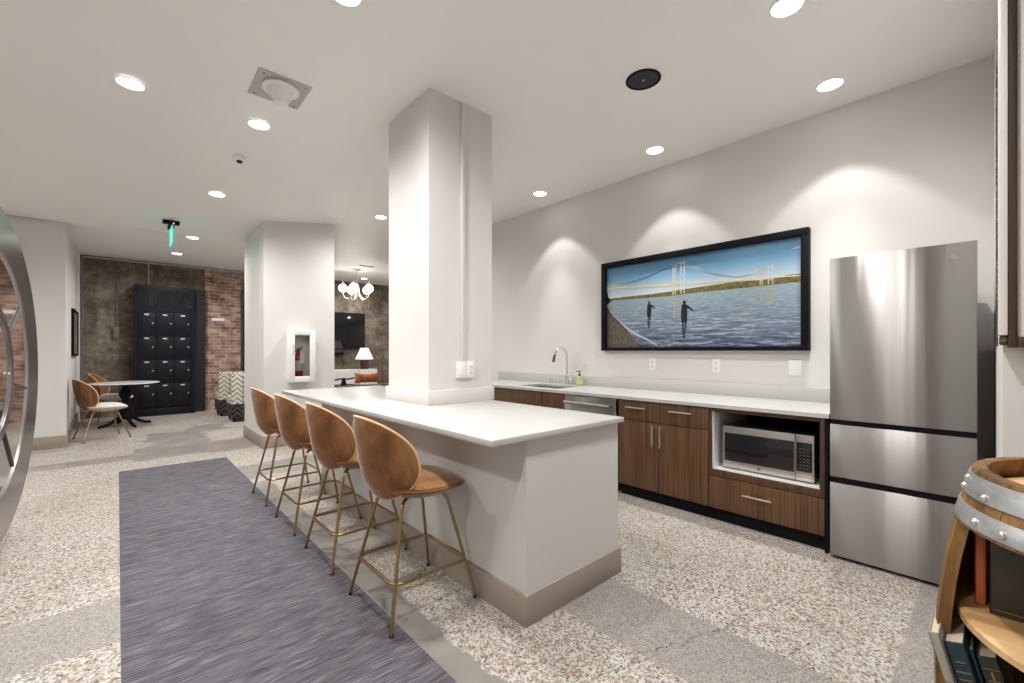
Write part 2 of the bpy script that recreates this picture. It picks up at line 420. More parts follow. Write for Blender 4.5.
# dark arched steel opening trim in the far wall
pts = []
for k in range(13):
    a = PI*k/12; pts.append((2.72-.60*math.cos(a), 11.68, 2.45+.52*math.sin(a)))
mb = MB().tube([(2.12, 11.68, 0)]+pts+[(3.32, 11.68, 0)], .05, 6)
struct('trim_2', mb, 'darksteel')
arch = [(2.12, 11.694, 0)]+[(p[0], 11.694, p[2]) for p in pts]+[(3.32, 11.694, 0)]
struct('door_1', MB().prism(arch, (0, .004, 0)), 'black')

# ------------------------------------------------------------------ island
t = thing('kitchen_island', 'long white painted island base with taupe baseboard under the white top', 'kitchen island', (1.8, 2.9, 0))
body = part('body', bx(1.433, 2.186, 1.479, 4.26, 0, .8843), 'islandpaint', t)
part('baseboard', bx(1.418, 2.201, 1.464, 4.275, 0, .146, bev=.002), 'base', t, 'taupe baseboard')
single('countertop', bx(1.195, 2.2, 1.445, 4.68, .8845, .914, bev=.003), 'quartz',
       'white quartz countertop on the island, where the four stools stand', 'countertop', (1.7, 3.05, .8845))
# conduit and outlets on column
single('wire_raceway', bx(1.918, 1.945, 2.672, 2.695, 1.221, 3.17, bev=.004), 'wall', 'thin painted wire raceway running up the column to the ceiling', 'cable cover', (1.93, 2.68, 1.221))
def outlet(y0, y1, z0, z1, x, label, kind):
    t = thing('wall_outlet' if kind == 'o' else 'light_switch', label, 'outlet' if kind == 'o' else 'switch', (x, (y0+y1)/2, (z0+z1)/2))
    part('cover_plate', bx(x-.008, x, y0, y1, z0, z1, bev=.003), 'whiteplastic', t)
    yc = (y0+y1)/2; zc = (z0+z1)/2
    if kind == 'o':
        for dz in (-.024, .024):
            r = part('socket', bx(x-.012, x-.008, yc-.017, yc+.017, zc+dz-.016, zc+dz+.016, bev=.002), 'whiteplastic', t)
            part('slot', MB().box(x-.0126, x-.0118, yc-.008, yc-.005, zc+dz-.006, zc+dz+.008).box(x-.0126, x-.0118, yc+.005, yc+.008, zc+dz-.006, zc+dz+.008), 'black', r)
    else:
        for dy in (-.02, .02):
            part('rocker', bx(x-.012, x-.008, yc+dy-.014, yc+dy+.014, zc-.033, zc+.033, bev=.002), 'whiteplastic', t)
outlet(2.325, 2.40, 1.10, 1.228, 4.12, 'white wall plate below the left end of the bridge photograph', 'o')
outlet(1.675, 1.75, 1.10, 1.228, 4.12, 'white wall outlet below the middle of the bridge photograph', 'o')
outlet(1.03, 1.125, 1.10, 1.228, 4.12, 'wider white switch plate beneath the right end of the bridge photograph', 's')
def col_outlet(x0, x1, label, kind):
    y = 2.695; z0, z1 = 1.10, 1.222; xc = (x0+x1)/2; zc = (z0+z1)/2
    t = thing('wall_outlet' if kind == 'o' else 'light_switch', label, 'outlet' if kind == 'o' else 'switch', (xc, y, zc))
    part('cover_plate', bx(x0, x1, y-.03, y, z0, z1, bev=.003), 'whiteplastic', t)
    if kind == 'o':
        for dz in (-.024, .024):
            r = part('socket', bx(xc-.017, xc+.017, y-.034, y-.03, zc+dz-.016, zc+dz+.016, bev=.002), 'whiteplastic', t)
            part('slot', MB().box(xc-.008, xc-.005, y-.0348, y-.0338, zc+dz-.006, zc+dz+.008).box(xc+.005, xc+.008, y-.0348, y-.0338, zc+dz-.006, zc+dz+.008), 'black', r)
    else:
        part('rocker', bx(xc-.016, xc+.016, y-.034, y-.03, zc-.033, zc+.033, bev=.002), 'whiteplastic', t)
col_outlet(1.878, 1.954, 'left white box on the column, under the wire raceway', 's')
col_outlet(1.958, 2.034, 'right white outlet box on the column beside the raceway', 'o')

# ------------------------------------------------------------------ kitchen cabinets  (front plane x = 3.39, wall x = 4.12)
XF = 3.39
def bar_handle(p0, p1, parent):
    # p0,p1 (y,z) on the front plane
    d = .034
    a = Vector((XF-d, p0[0], p0[1])); b = Vector((XF-d, p1[0], p1[1]))
    m = MB().tube([a, b], .006, 10)
    for f in (.15, .85):
        q = a.lerp(b, f); m.tube([q, q+Vector((d-.0005, 0, 0))], .0045, 8)
    return part('handle', m, 'nickel', parent, 'brushed nickel bar handle')
ZT = .868
def cab_body(t, y0, y1, toe=True):
    m = MB().box(XF+.021, 4.115, y0+.001, y1-.001, .095, ZT)
    part('body', m, 'walnut_dark', t)
    part('toe_kick', bx(3.43, 3.445, y0+.001, y1-.001, 0, .0945), 'black', t)
# sink cabinet (partly hidden by column)
t = thing('sink_cabinet', 'walnut sink cabinet below the faucet, left of the dishwasher', 'cabinet', (3.75, 3.5, 0))
m = MB().box(XF+.021, XF+.04, 2.941, 4.079, .095, ZT).box(XF+.04, 4.115, 2.941, 2.96, .095, ZT).box(XF+.04, 4.115, 4.06, 4.079, .095, ZT).box(XF+.04, 4.115, 2.96, 4.06, .095, .115)
part('body', m, 'walnut_dark', t)
part('toe_kick', bx(3.43, 3.445, 2.941, 4.079, 0, .0945), 'black', t)
part('false_front', bx(XF, XF+.02, 2.942, 4.078, .686, .864, bev=.001), 'walnut', t)
part('door', bx(XF, XF+.02, 2.942, 3.508, .10, .680, bev=.001), 'walnut', t)
d = part('door', bx(XF, XF+.02, 3.512, 4.078, .10, .680, bev=.001), 'walnut', t)
bar_handle((3.56, .65), (3.56, .47), d)
t = thing('drawer_cabinet', 'walnut drawer cabinet at the far left end of the counter, behind the column', 'cabinet', (3.75, 4.4, 0))
cab_body(t, 4.08, 4.82)
dr = part('drawer', bx(XF, XF+.02, 4.082, 4.818, .686, .864, bev=.001), 'walnut', t); bar_handle((4.06+.5, .805), (4.09, .805), dr)
dr = part('drawer', bx(XF, XF+.02, 4.082, 4.818, .10, .680, bev=.001), 'walnut', t); bar_handle((4.7, .6), (4.3, .6), dr)
# dishwasher
t = thing('dishwasher', 'stainless steel dishwasher between the sink cabinet and the two-door cabinet', 'dishwasher', (3.75, 2.62, 0))
part('body', bx(XF+.03, 4.1, 2.31, 2.935, .02, .862), 'darksteel', t)
part('door', bx(XF-.002, XF+.029, 2.312, 2.933, .10, .862, bev=.004), 'steel', t)
m = MB().tube([(XF-.045, 2.35, .79), (XF-.045, 2.90, .79)], .014, 12)
for y in (2.37, 2.88): m.tube([(XF-.045, y, .79), (XF-.003, y, .79)], .011, 10)
part('handle', m, 'steel_mw', t)
# double cabinet
t = thing('base_cabinet', 'walnut cabinet with two doors below two drawers, right of the dishwasher', 'cabinet', (3.75, 1.87, 0))
cab_body(t, 1.468, 2.285)
dr = part('drawer', bx(XF, XF+.02, 1.873, 2.283, .689, .862, bev=.001), 'walnut', t); bar_handle((2.195, .804), (2.0, .804), dr)
dr = part('drawer', bx(XF, XF+.02, 1.471, 1.869, .689, .862, bev=.001), 'walnut', t); bar_handle((1.780, .804), (1.590, .804), dr)
d = part('door', bx(XF, XF+.02, 1.898, 2.283, .10, .684, bev=.001), 'walnut', t); bar_handle((1.931, .672), (1.931, .487), d)
d = part('door', bx(XF, XF+.02, 1.471, 1.894, .10, .684, bev=.001), 'walnut', t); bar_handle((1.862, .672), (1.862, .487), d)
# microwave cabinet: open niche above a drawer
t = thing('microwave_cabinet', 'walnut cabinet with an open white-lined niche above one wide drawer', 'cabinet', (3.75, 1.1, 0))
m = MB().box(XF, 4.1, 1.445, 1.467, .345, ZT, bev=.001).box(XF, 4.1, .722, .748, .345, ZT, bev=.001)
m.box(XF, 4.1, .748, 1.445, .840, ZT, bev=.001).box(XF, 4.1, .748, 1.445, .345, .396, bev=.001).box(4.08, 4.1, .722, 1.467, .345, ZT)
m.box(XF+.021, 4.1, .722, 1.467, .095, .345)
part('body', m, 'walnut_dark', t)
m = MB().box(XF+.012, 4.078, 1.437, 1.4445, .3965, .8395).box(XF+.012, 4.078, .7485, 1.4365, .3965, .402)
part('niche_lining', m, 'whitemetal', t, 'white laminate lining')
part('niche_back', MB().box(4.070, 4.0785, .7485, 1.4365, .4025, .8395).box(XF+.012, 4.07, .7485, .754, .4025, .8395).box(XF+.012, 4.07, .7545, 1.4365, .834, .8395), 'black', t, 'dark niche back')
part('toe_kick', bx(3.43, 3.445, .70, 1.467, 0, .0945), 'black', t)
dr = part('drawer', bx(XF, XF+.02, .724, 1.465, .10, .341, bev=.001), 'walnut', t); bar_handle((1.213, .252), (1.022, .252), dr)
part('end_panel', bx(XF-.012, 4.1, .700, .7205, 0, ZT), 'black', t, 'black end panel next to the refrigerator')
# counter with sink hole
YS0, YS1, XS0, XS1 = 3.15, 3.78, 3.52, 3.93
m = MB()
for a in ((3.365, XS0, .695, 4.82), (XS1, 4.118, .695, 4.82), (XS0, XS1, .695, YS0), (XS0, XS1, YS1, 4.82)):
    m.box(a[0], a[1], a[2], a[3], .8695, .897)
t = thing('countertop', 'long white quartz countertop along the kitchen wall holding the sink', 'countertop', (3.74, 2.7, .8695))
part('slab', m, 'quartz', t)
part('backsplash', bx(4.10, 4.119, .695, 4.82, .8972, 1.01, bev=.002), 'quartz', t)
t = thing('sink', 'stainless undermount sink set in the white counter below the faucet', 'sink', (3.72, 3.46, .68))
m = MB().box(XS0-.01, XS0, YS0-.01, YS1+.01, .68, .868).box(XS1, XS1+.01, YS0-.01, YS1+.01, .68, .868).box(XS0, XS1, YS0-.01, YS0, .68, .868).box(XS0, XS1, YS1, YS1+.01, .68, .868).box(XS0-.01, XS1+.01, YS0-.01, YS1+.01, .67, .68)
part('basin', m, 'steel_mw', t); part('drain', MB().lathe([(.045, .6805), (.04, .684), (.02, .682)], (3.75, 3.46, 0), 20), 'chrome', t)
# faucet
fx, fy = 4.02, 3.44; t = thing('faucet', 'tall chrome gooseneck faucet at the sink', 'faucet', (fx, fy, .897))
part('base', MB().lathe([(.027, .8972), (.027, .905), (.021, .91), (.021, 1.01), (.017, 1.02)], (fx, fy, 0), 24), 'chrome', t)
pts = [(fx, fy, 1.01), (fx, fy, 1.24)]
for k in range(1, 13):
    a = PI*.94*k/12; pts.append((fx-.09+.09*math.cos(a), fy+.035*(1-math.cos(a))*.5, 1.24+.1*math.sin(a)))
part('spout', MB().tube(pts, .0115, 14), 'chrome', t)
e = pts[-1]; part('spray_head', MB().tube([e, (e[0]-.012, e[1]+.003, e[2]-.035), (e[0]-.022, e[1]+.005, e[2]-.085)], [.0135, .016, .0185], 14), 'darksteel', t, 'darker pull-down spray head')
h_ = part('lever', MB().tube([(fx, fy-.015, .955), (fx, fy-.075, .96)], .011, 12).tube([(fx, fy-.072, .96), (fx-.005, fy-.078, 1.05)], [.007, .005], 10), 'chrome', t)
t = thing('air_gap_cap', 'short chrome air gap cap on the counter left of the faucet', 'sink fitting', (4.03, 3.70, .897))
part('cap', MB().lathe([(.02, .8972), (.02, .935), (.017, .948), (.006, .95)], (4.03, 3.70, 0), 20), 'chrome', t)
# soap
sx, sy = 4.03, 3.255; t = thing('soap_bottle', 'green soap pump bottle with a black pump beside the faucet', 'soap bottle', (sx, sy, .897))
part('bottle', MB().lathe([(.034, .8974), (.036, .905), (.036, .985), (.03, 1.0), (.014, 1.007), (.014, 1.015)], (sx, sy, 0), 24), plain('green_soap', sr(176, 196, 92), .2), t)
part('label', MB().lathe([(.0367, .915), (.0367, .975)], (sx, sy, 0), 24, cap=False), plain('soap_label', sr(206, 214, 160), .5), t, 'pale green label')
part('pump', MB().lathe([(.015, 1.015), (.015, 1.032), (.005, 1.034), (.005, 1.06), (.010, 1.062), (.010, 1.07)], (sx, sy, 0), 16).tube([(sx, sy, 1.066), (sx-.03, sy+.02, 1.062)], .005, 8), 'black', t, 'black pump')
# microwave
t = thing('microwave', 'stainless countertop microwave with a black window inside the cabinet niche', 'microwave', (3.7, 1.09, .41))
part('body', bx(3.485, 3.85, .797, 1.392, .413, .727, bev=.006), 'darksteel', t)
d = part('door', MB().box(3.465, 3.4845, .909, 1.393, .412, .728, bev=.003), 'steel_mw', t)
part('window', bx(3.4630, 3.4655, .914, 1.378, .465, .677, bev=.001), 'blackgloss', d, 'black glass window')
pts = [(3.4628, 1.14+.009*math.cos(2*PI*k/20), .438+.009*math.sin(2*PI*k/20)) for k in range(20)]
part('badge', MB().tube(pts, .0015, 6, closed=True).lathe([(.0085, 3.4635), (.0085, 3.4645)], (0, 1.14, .438), 20, 'x'), plain('badge_grey', (.25, .25, .25), .3, 1), d, 'small round badge')
cp = part('control_panel', bx(3.465, 3.4845, .796, .906, .412, .728, bev=.003), 'steel_mw', t)
part('display', bx(3.4630, 3.4655, .808, .900, .476, .677, bev=.001), 'blackgloss', cp, 'black keypad')
mk = MB()
for r_ in range(7):
    for c_ in range(3):
        y = .832+c_*.022; z = .50+r_*.022
        mk.box(3.4622, 3.4631, y-.006, y+.006, z-.003, z+.003)
part('keys', mk, plain('keypad_print', (.08, .09, .10), .5), cp)
part('door_button', bx(3.4625, 3.4655, .812, .892, .424, .455, bev=.002), 'nickel', cp)
for a in ((3.50, .82), (3.50, 1.33), (3.8, .82), (3.8, 1.33)): part('foot', bx(a[0], a[0]+.03, a[1], a[1]+.03, .4022, .413), 'rubber', t)

# ------------------------------------------------------------------ fridge
t = thing('refrigerator', 'tall stainless steel refrigerator with two lower drawers beside the counter', 'refrigerator', (3.7, .365, 0))
part('body', bx(3.395, 4.04, .058, .672, .03, 1.70, bev=.004), plain('fridge_case', (.10, .10, .105), .4, .4), t, 'dark grey case')
part('gasket', MB().box(3.375, 3.3945, .07, .66, .03, 1.86), 'black', t)
FX = 3.33
d = part('door', bx(FX, 3.374, .047, .683, .873, 1.883, bev=.003), 'steel', t)
part('badge', MB().lathe([(.02, FX-.003), (.02, FX-.0001)], (0, .130, 1.806), 24, 'x').tube([(FX-.003, .130+.019*math.cos(2*PI*k/24), 1.806+.019*math.sin(2*PI*k/24)) for k in range(24)], .0015, 6, closed=True), 'steel_mw', d, 'small round badge')
part('drawer', bx(FX, 3.374, .047, .683, .515, .842, bev=.003), 'steel', t)
part('drawer', bx(FX, 3.374, .047, .683, .022, .478, bev=.003), 'steel', t)
for a in ((.842, .873), (.478, .515)): part('grip_recess', bx(FX+.012, 3.3745, .05, .68, *a), 'black', t, 'black grip recess')
for a in (.62, .11): part('foot', MB().lathe([(.018, 0), (.018, .03)], (3.42, a, 0), 14), 'black', t)
part('kick_grille', bx(3.36, 3.394, .06, .67, .006, .029), 'black', t)

# ------------------------------------------------------------------ bridge photograph on kitchen wall
t = thing('framed_photograph', 'wide black framed photograph of fishermen wading below a suspension bridge', 'picture', (4.1, 1.965, 1.31))
PX = 4.095; PY0 = 2.966; PZ0 = 1.306
W_, H_ = 1.996, .983
m = MB()
fr = .062
m.box(4.055, 4.119, PY0-W_, PY0, PZ0, PZ0+.036, bev=.002).box(4.055, 4.119, PY0-W_, PY0, PZ0+H_-.058, PZ0+H_, bev=.002)
m.box(4.055, 4.119, PY0-.055, PY0, PZ0+.036, PZ0+H_-.058, bev=.002).box(4.055, 4.119, PY0-W_, PY0-W_+.055, PZ0+.036, PZ0+H_-.058, bev=.002)
part('frame', m, 'black', t)
def m_sky():
    t_ = NT('print_sky'); z = t_.xyz()[2]   # local z, 0 at frame bottom
    c = t_.ramp(t_.ma('MULTIPLY_ADD', z, 1/.38, -.55/.38), [(0, sr(226, 224, 218)), (.25, sr(178, 202, 220)), (.6, sr(84, 146, 186)), (1, sr(40, 104, 150))])
    n = t_.noise(t_.mapv((1, 1, 5)), 1.5, 4)
    t_.set(col=t_.mix(t_.ma('MULTIPLY', n, .25), c, sr(190, 214, 228)), rough=.35); return t_.m
def m_water():
    t_ = NT('print_water'); P = t_.xyz(); z = P[2]
    inv = t_.ma('DIVIDE', .10, t_.ma('MAXIMUM', t_.ma('SUBTRACT', .60, z), .03))
    cmb = t_.n('CombineXYZ'); t_.l(t_.ma('MULTIPLY', t_.ma('MULTIPLY', P[1], inv), 9), cmb.inputs[0]); t_.l(t_.ma('MULTIPLY', inv, 55), cmb.inputs[1])
    n = t_.noise(cmb.outputs[0], 1.5, 6, .65, .8)
    n2 = t_.noise(t_.mapv((1, 14, 90)), 1.2, 3)
    f = t_.ma('ADD', t_.ma('MULTIPLY', n, .75), t_.ma('MULTIPLY', n2, .25))
    near = t_.ramp(f, [(.38, sr(26, 32, 48)), (.5, sr(74, 90, 118)), (.62, sr(176, 184, 196))])
    far = t_.ramp(f, [(.3, sr(104, 132, 150)), (.7, sr(176, 192, 200))])
    k = t_.ma('MULTIPLY_ADD', z, 1/.5, -.05/.5); k.node.use_clamp = True
    t_.set(col=t_.mix(k, near, far), rough=.35); return t_.m
def m_hill():
    t_ = NT('print_hill'); n = t_.noise(t_.mapv(), 45, 4, .7)
    t_.set(col=t_.ramp(n, [(.35, sr(66, 66, 34)), (.6, sr(128, 118, 66)), (.75, sr(168, 146, 88))]), rough=.35); return t_.m
def m_beach():
    t_ = NT('print_beach'); n = t_.noise(t_.mapv(), 60, 4, .8)
    t_.set(col=t_.ramp(n, [(.3, sr(44, 38, 32)), (.6, sr(108, 98, 86)), (.8, sr(170, 160, 146))]), rough=.35); return t_.m
mats = [m_sky(), m_water(), m_hill(), m_beach(), plain('print_bridge', sr(226, 208, 168), .35), plain('print_figure', sr(30, 30, 32), .35),
        plain('print_foam', sr(190, 192, 196), .35), plain('print_bridge_white', sr(214, 218, 214), .35), plain('print_reflection', sr(176, 168, 140), .35)]
m = MB()
def uvp(u, v, k): return (PX-.0004*k, PY0-u, PZ0+v)
def pl(mi, k, pts): m.mi = mi; m.prism([uvp(u, v, k) for u, v in pts], (.0003, 0, 0))
pl(0, 0, [(.05, .03), (1.95, .03), (1.95, .93), (.05, .93)])
pl(1, 1, [(.05, .03), (1.95, .03), (1.95, .561), (1.3, .556), (.8, .553), (.05, .564)])
hill = [(.05, .566), (.127, .585), (.3, .588), (.55, .586), (.831, .593), (1.0, .602), (1.2, .608), (1.429, .618), (1.55, .612), (1.639, .606), (1.763, .61), (1.85, .625), (1.95, .622)]
pl(2, 3, [(1.95, .558), (1.62, .554), (1.0, .555), (.8, .549), (.05, .562)]+hill)
def bar(mi, k, a, b, w):
    a = Vector(a); b = Vector(b); d = (b-a).normalized(); n = Vector((-d.y, d.x))*w/2
    pl(mi, k, [tuple(a-n), tuple(b-n), tuple(b+n), tuple(a+n)])
# deck truss and cables
bar(4, 4, (.05, .704), (.9, .656), .014); bar(4, 4, (.9, .656), (1.95, .608), .010); bar(4, 4, (.05, .690), (.9, .640), .005); bar(4, 4, (.9, .640), (1.5, .616), .004)
for k in range(34):
    u = .06+k*.027; v = .704-(u-.05)*.0565; bar(4, 5, (u, v), (u+.012, v-.017), .003)
def cable(pts, w=.004):
    for a, b in zip(pts, pts[1:]): bar(4, 5, a, b, w)
for off in (0, .028):
    cable([(.05, .722-off*.3), (.25, .728), (.437, .748), (.56, .772), (.68, .805), (.851+off*2.8, .845+off*.7)])
    cable([(.851+off*2.8, .845+off*.7), (1.045+off, .795), (1.179, .735), (1.3, .69), (1.45, .65), (1.56, .665), (1.64+off*2, .712)], .003)
cable([(1.715, .712), (1.78, .66), (1.86, .625)], .003)
for u0, u1, vt, vb in ((.836, .871, .843, .557), (.919, .962, .869, .561)):
    w = .010
    bar(4 if u0 < .9 else 7, 6, (u0+w/2, vb), (u0+w/2, vt), w); bar(4 if u0 < .9 else 7, 6, (u1-w/2, vb), (u1-w/2, vt), w)
    for v in (.60, .66, .73, .79, vt-.008): bar(4 if u0 < .9 else 7, 6, (u0, v), (u1, v), .009)
for u0, u1 in ((1.630, 1.655), (1.693, 1.734)):
    c_ = 4 if u0 < 1.66 else 7
    bar(c_, 6, (u0+.003, .563), (u0+.003, .714), .006); bar(c_, 6, (u1-.003, .563), (u1-.003, .714), .006)
    for v in (.60, .66, .711): bar(c_, 6, (u0, v), (u1, v), .005)
for u0, u1, v0 in ((.840, .870, .33), (.922, .960, .40), (1.632, 1.652, .43), (1.696, 1.732, .41)):
    v = .55; i = 0
    while v > v0:
        g = .004+.012*((i*7) % 5)/5; pl(8, 4, [(u0+.003*((i*3) % 4-1), v-g), (u1+.003*((i*5) % 4-2), v-g), (u1, v), (u0, v)]); v -= g+.006; i += 1
# beach and foam
pl(3, 3, [(.05, .03), (.478, .03), (.43, .085), (.38, .148), (.293, .252), (.20, .335), (.142, .388), (.09, .455), (.05, .50)])
pl(6, 4, [(.10, .45), (.142, .394), (.20, .345), (.293, .270), (.38, .212), (.47, .165), (.547, .132), (.62, .09), (.69, .045), (.66, .05), (.60, .085), (.53, .122), (.45, .150), (.37, .195), (.29, .250), (.2, .335), (.142, .386), (.09, .445)])
pl(5, 4, [(.05, .565), (.05, .66), (.062, .655), (.07, .60), (.10, .585), (.11, .56), (.08, .53), (.05, .52)])
# fishermen
def man(u, vt, hgt, face=1):
    s_ = hgt
    P = lambda a, b: (u+a*s_, vt-hgt+b*s_)
    k = 7
    pl(5, k, [P(.055*math.cos(2*PI*j/14), .93+.065*math.sin(2*PI*j/14)) for j in range(14)])
    pl(5, k+1, [P(-.06, .95), P(.09, .95), P(.055, .995), P(-.04, 1.0)])
    pl(5, k+1, [P(-.10, .84), P(-.04, .88), P(.05, .88), P(.11, .80), P(.12, .50), P(.10, .20), P(-.11, .20), P(-.13, .5)])
    pl(5, k+2, [P(.03, .80), P(.10, .74), P(.32, .60), P(.33, .65), P(.12, .84)])
    pl(5, k+1, [P(-.08, .22), P(-.015, .22), P(-.02, 0), P(-.07, 0)]); pl(5, k+1, [P(.02, .22), P(.09, .22), P(.075, 0), P(.03, 0)])
    for j in range(7):
        w = .10-.008*j; v = -.03-.055*j; o_ = .02*((j*3) % 3-1)
        pl(5, 6, [P(-w+o_, v), P(w+o_, v), P(w*.8+o_, v-.035), P(-w*.8+o_, v-.035)])
man(.957, .487, .262); man(.579, .512, .20)
bar(5, 10, (1.036, .385), (1.20, .412), .003); bar(5, 10, (.600, .45), (.64, .475), .002)
pl(6, 2, [(1.86, .835), (1.93, .85), (1.945, .845), (1.90, .830)])
part('print', m, mats, t, 'colour photograph of water, bridge and two fishermen')

# ------------------------------------------------------------------ rustic frame on niche wall end
t = thing('rustic_frame', 'worn wooden framed panel hung edge-on beside the refrigerator niche, above the barrel', 'picture frame', (2.1, -.4, 1.31))
m = MB()
for (y0, y1, z0, z1) in ((-.056, -.037, 1.312, 3.0), (-.80, -.77, 1.312, 3.0), (-.77, -.056, 1.312, 1.345), (-.77, -.056, 2.96, 3.0)):
    m.box(2.055, 2.149, y0, y1, z0, z1, bev=.003)
part('stile', m, m_wood('weathered_wood', sr(24, 15, 10), sr(48, 31, 20), sr(84, 62, 46), .4, 'z', .7), t, 'dark weathered wood')
m = MB().box(2.055, 2.149, -.0365, -.0155, 1.35, 3.0, bev=.004)
part('edge_strip', m, plain('chipped_white_paint', (.80, .79, .77), .25), t, 'white painted outer strip')
part('outer_lip', MB().tube([(2.148, -.014, 1.315), (2.13, -.0135, 1.9), (2.13, -.0135, 2.2), (2.12, -.018, 2.6), (2.11, -.024, 3.0)], .0025, 8).box(2.06, 2.149, -.037, -.018, 1.320, 1.350, bev=.006), m_wood('weathered_lip', sr(30, 20, 12), sr(70, 48, 32), sr(150, 126, 100), 1.5, 'y', .7), t, 'chipped brown outer lip')
part('panel', bx(2.07, 2.12, -.77, -.056, 1.345, 2.96), plain('aged_white_panel', (.78, .77, .74), .5), t, 'aged white panel')

# ------------------------------------------------------------------ barrel bookshelf
BX, BY = 1.60, -.27; BHT = 1.014
t = thing('barrel_bookshelf', 'wooden wine barrel bookshelf with galvanised hoops beside the refrigerator', 'bookshelf', (BX, BY, 0))
def rad(z): return .37-.07*((z-.507)/.507)**2
def stave(m, a0, a1, z0, z1, th=.024):
    nz = max(2, int((z1-z0)/.07)); g = .0009/.35
    a0 += g; a1 -= g; rows = []
    for i in range(nz+1):
        z = z0+(z1-z0)*i/nz; ro = rad(z); ri = ro-th; am = (a0+a1)/2
        rows.append([m.bm.verts.new((BX+r*math.cos(a), BY+r*math.sin(a), z)) for r, a in ((ro, a0), (ro+.0006, am), (ro, a1), (ri, a1), (ri, am), (ri, a0))])
    for A, B in zip(rows, rows[1:]):
        for j in range(6): m.bm.faces.new((A[j], A[(j+1) % 6], B[(j+1) % 6], B[j]))
    m.bm.faces.new(rows[0][::-1]); m.bm.faces.new(rows[-1])
m = MB(); N = 28; o0, o1 = math.radians(101), math.radians(239)
for k in range(N):
    a0 = o0+2*PI*k/N; a1 = a0+2*PI/N; am = (a0+a1)/2
    if am < o1: stave(m, a0, a1, .886, BHT); stave(m, a0, a1, .0, .16)
    else: stave(m, a0, a1, 0, BHT)
part('staves', m, 'stave', t)
def hoop(z0, z1, name='hoop'):
    m = MB(); k = 56; rows = []
    for (r, z) in ((rad(z0)+.0025, z0), (rad(z0)+.0045, z0+.002), (rad(z1)+.0045, z1-.002), (rad(z1)+.0025, z1), (rad(z1)+.0008, z1), (rad(z0)+.0008, z0)):
        rows.append([m.bm.verts.new((BX+r*math.cos(2*PI*j/k), BY+r*math.sin(2*PI*j/k), z)) for j in range(k)])
    rows.append(rows[0])
    for A, B in zip(rows, rows[1:]):
        for j in range(k): m.bm.faces.new((A[j], A[(j+1) % k], B[(j+1) % k], B[j]))
    return part('hoop', m, 'galv', t, 'galvanised hoop')
h1 = hoop(.955, 1.004); h2 = hoop(.892, .934); hoop(.10, .145); hoop(.02, .065)
def rivet(par, a, z):
    r = rad(z)+.004; c = (BX+r*math.cos(a), BY+r*math.sin(a), z)
    mm = MB().sphere(c, .0085, 12)
    part('rivet', mm, 'nickel', par)
for a in (117, 130, 139, 152, 180, 210): rivet(h2, math.radians(a), .910)
for a, z in ((98, .968), (99, .99), (118, .968)): rivet(h1, math.radians(a), z)
part('head', MB().lathe([(.276, .945), (.276, .966), (.266, .970)], (BX, BY, 0), 48), 'headwood', t, 'pale oak barrel head')
part('shelf', MB().lathe([(.318, .642), (.327, .647), (.327, .662), (.318, .667)], (BX, BY, 0), 56), 'shelfwood', t)
part('shelf', MB().lathe([(.332, .305), (.340, .310), (.340, .325), (.332, .330)], (BX, BY, 0), 56), 'shelfwood', t)
part('bottom', MB().lathe([(.29, .05), (.29, .07)], (BX, BY, 0), 48), 'shelfwood', t)
# books
def book(label, x0, y0, th, dep, hgt, z, cover, lean=0, gilt=None, coat=.45, group=None):
    R_ = Matrix.Rotation(-lean, 3, 'X'); c = Vector((x0, y0, z))
    t = thing('book', label, 'book', (x0, y0, z), group)
    cm = plain('cover_'+str(len(bpy.data.materials)), cover, coat)
    m = MB()   # spine facing -x, y from y0 (top-left) toward -y
    for a in ((x0, x0+.006, y0-th, y0, z, z+hgt), (x0, x0+dep, y0-.003, y0, z, z+hgt), (x0, x0+dep, y0-th, y0-th+.003, z, z+hgt)):
        m.box(*a, bev=.001, rot=R_, about=c)
    part('cover', m, cm, t)
    part('pages', MB().box(x0+.0061, x0+dep-.006, y0-th+.0031, y0-.0031, z+.004, z+hgt-.005, rot=R_, about=c), plain('page_block', sr(190, 176, 152), .8) if 'page_block' not in bpy.data.materials else bpy.data.materials['page_block'], t, 'cream page block')
    if gilt:
        for (a, b, w) in gilt:
            m = bx(x0-.0006, x0+.0004, y0-th/2-w*th/2, y0-th/2+w*th/2, z+hgt*a, z+hgt*b, rot=R_, about=c)
            part('spine_tooling', m, plain('gilt', sr(150, 128, 84), .4, .6) if 'gilt' not in bpy.data.materials else bpy.data.materials['gilt'], t, 'gilt spine lettering')
book('orange-spined book on the upper barrel shelf, left of the olive book', 1.600, .027, .020, .15, .212, .6685, sr(214, 110, 62))
book('thick dark olive book standing on the upper barrel shelf', 1.560, .002, .066, .17, .215, .6685, sr(52, 50, 44), gilt=[(.05, .058, .8)])
L_ = math.radians(15)
def lean_base(ytop, hgt): return ytop-hgt*math.sin(L_)
book('pale grey book leaning outermost on the lower barrel shelf', 1.470, .028, .020, .16, .292, .331, sr(150, 142, 130), L_, gilt=[(.62, .624, .9), (.3, .304, .9)])
book('teal book with gilt spine lettering leaning on the lower barrel shelf', 1.482, .006, .036, .16, .276, .331, sr(22, 48, 58), L_, gilt=[(.84, .85, .5), (.76, .77, .7), (.70, .71, .6), (.64, .66, .35), (.62, .64, .2)])
book('plain dark teal book leaning between two gilt-spined books in the barrel', 1.500, -.033, .009, .15, .268, .331, sr(18, 42, 52), L_)
book('dark green book with ornate gilt spine, rightmost leaning in the barrel', 1.495, -.045, .034, .15, .262, .331, sr(38, 46, 30), L_, gilt=[(.90+.0, .905, .9), (.78, .88, .12), (.80, .81, .6), (.70, .72, .7), (.60, .68, .3), (.64, .65, .8), (.5, .57, .5), (.40, .41, .9)])

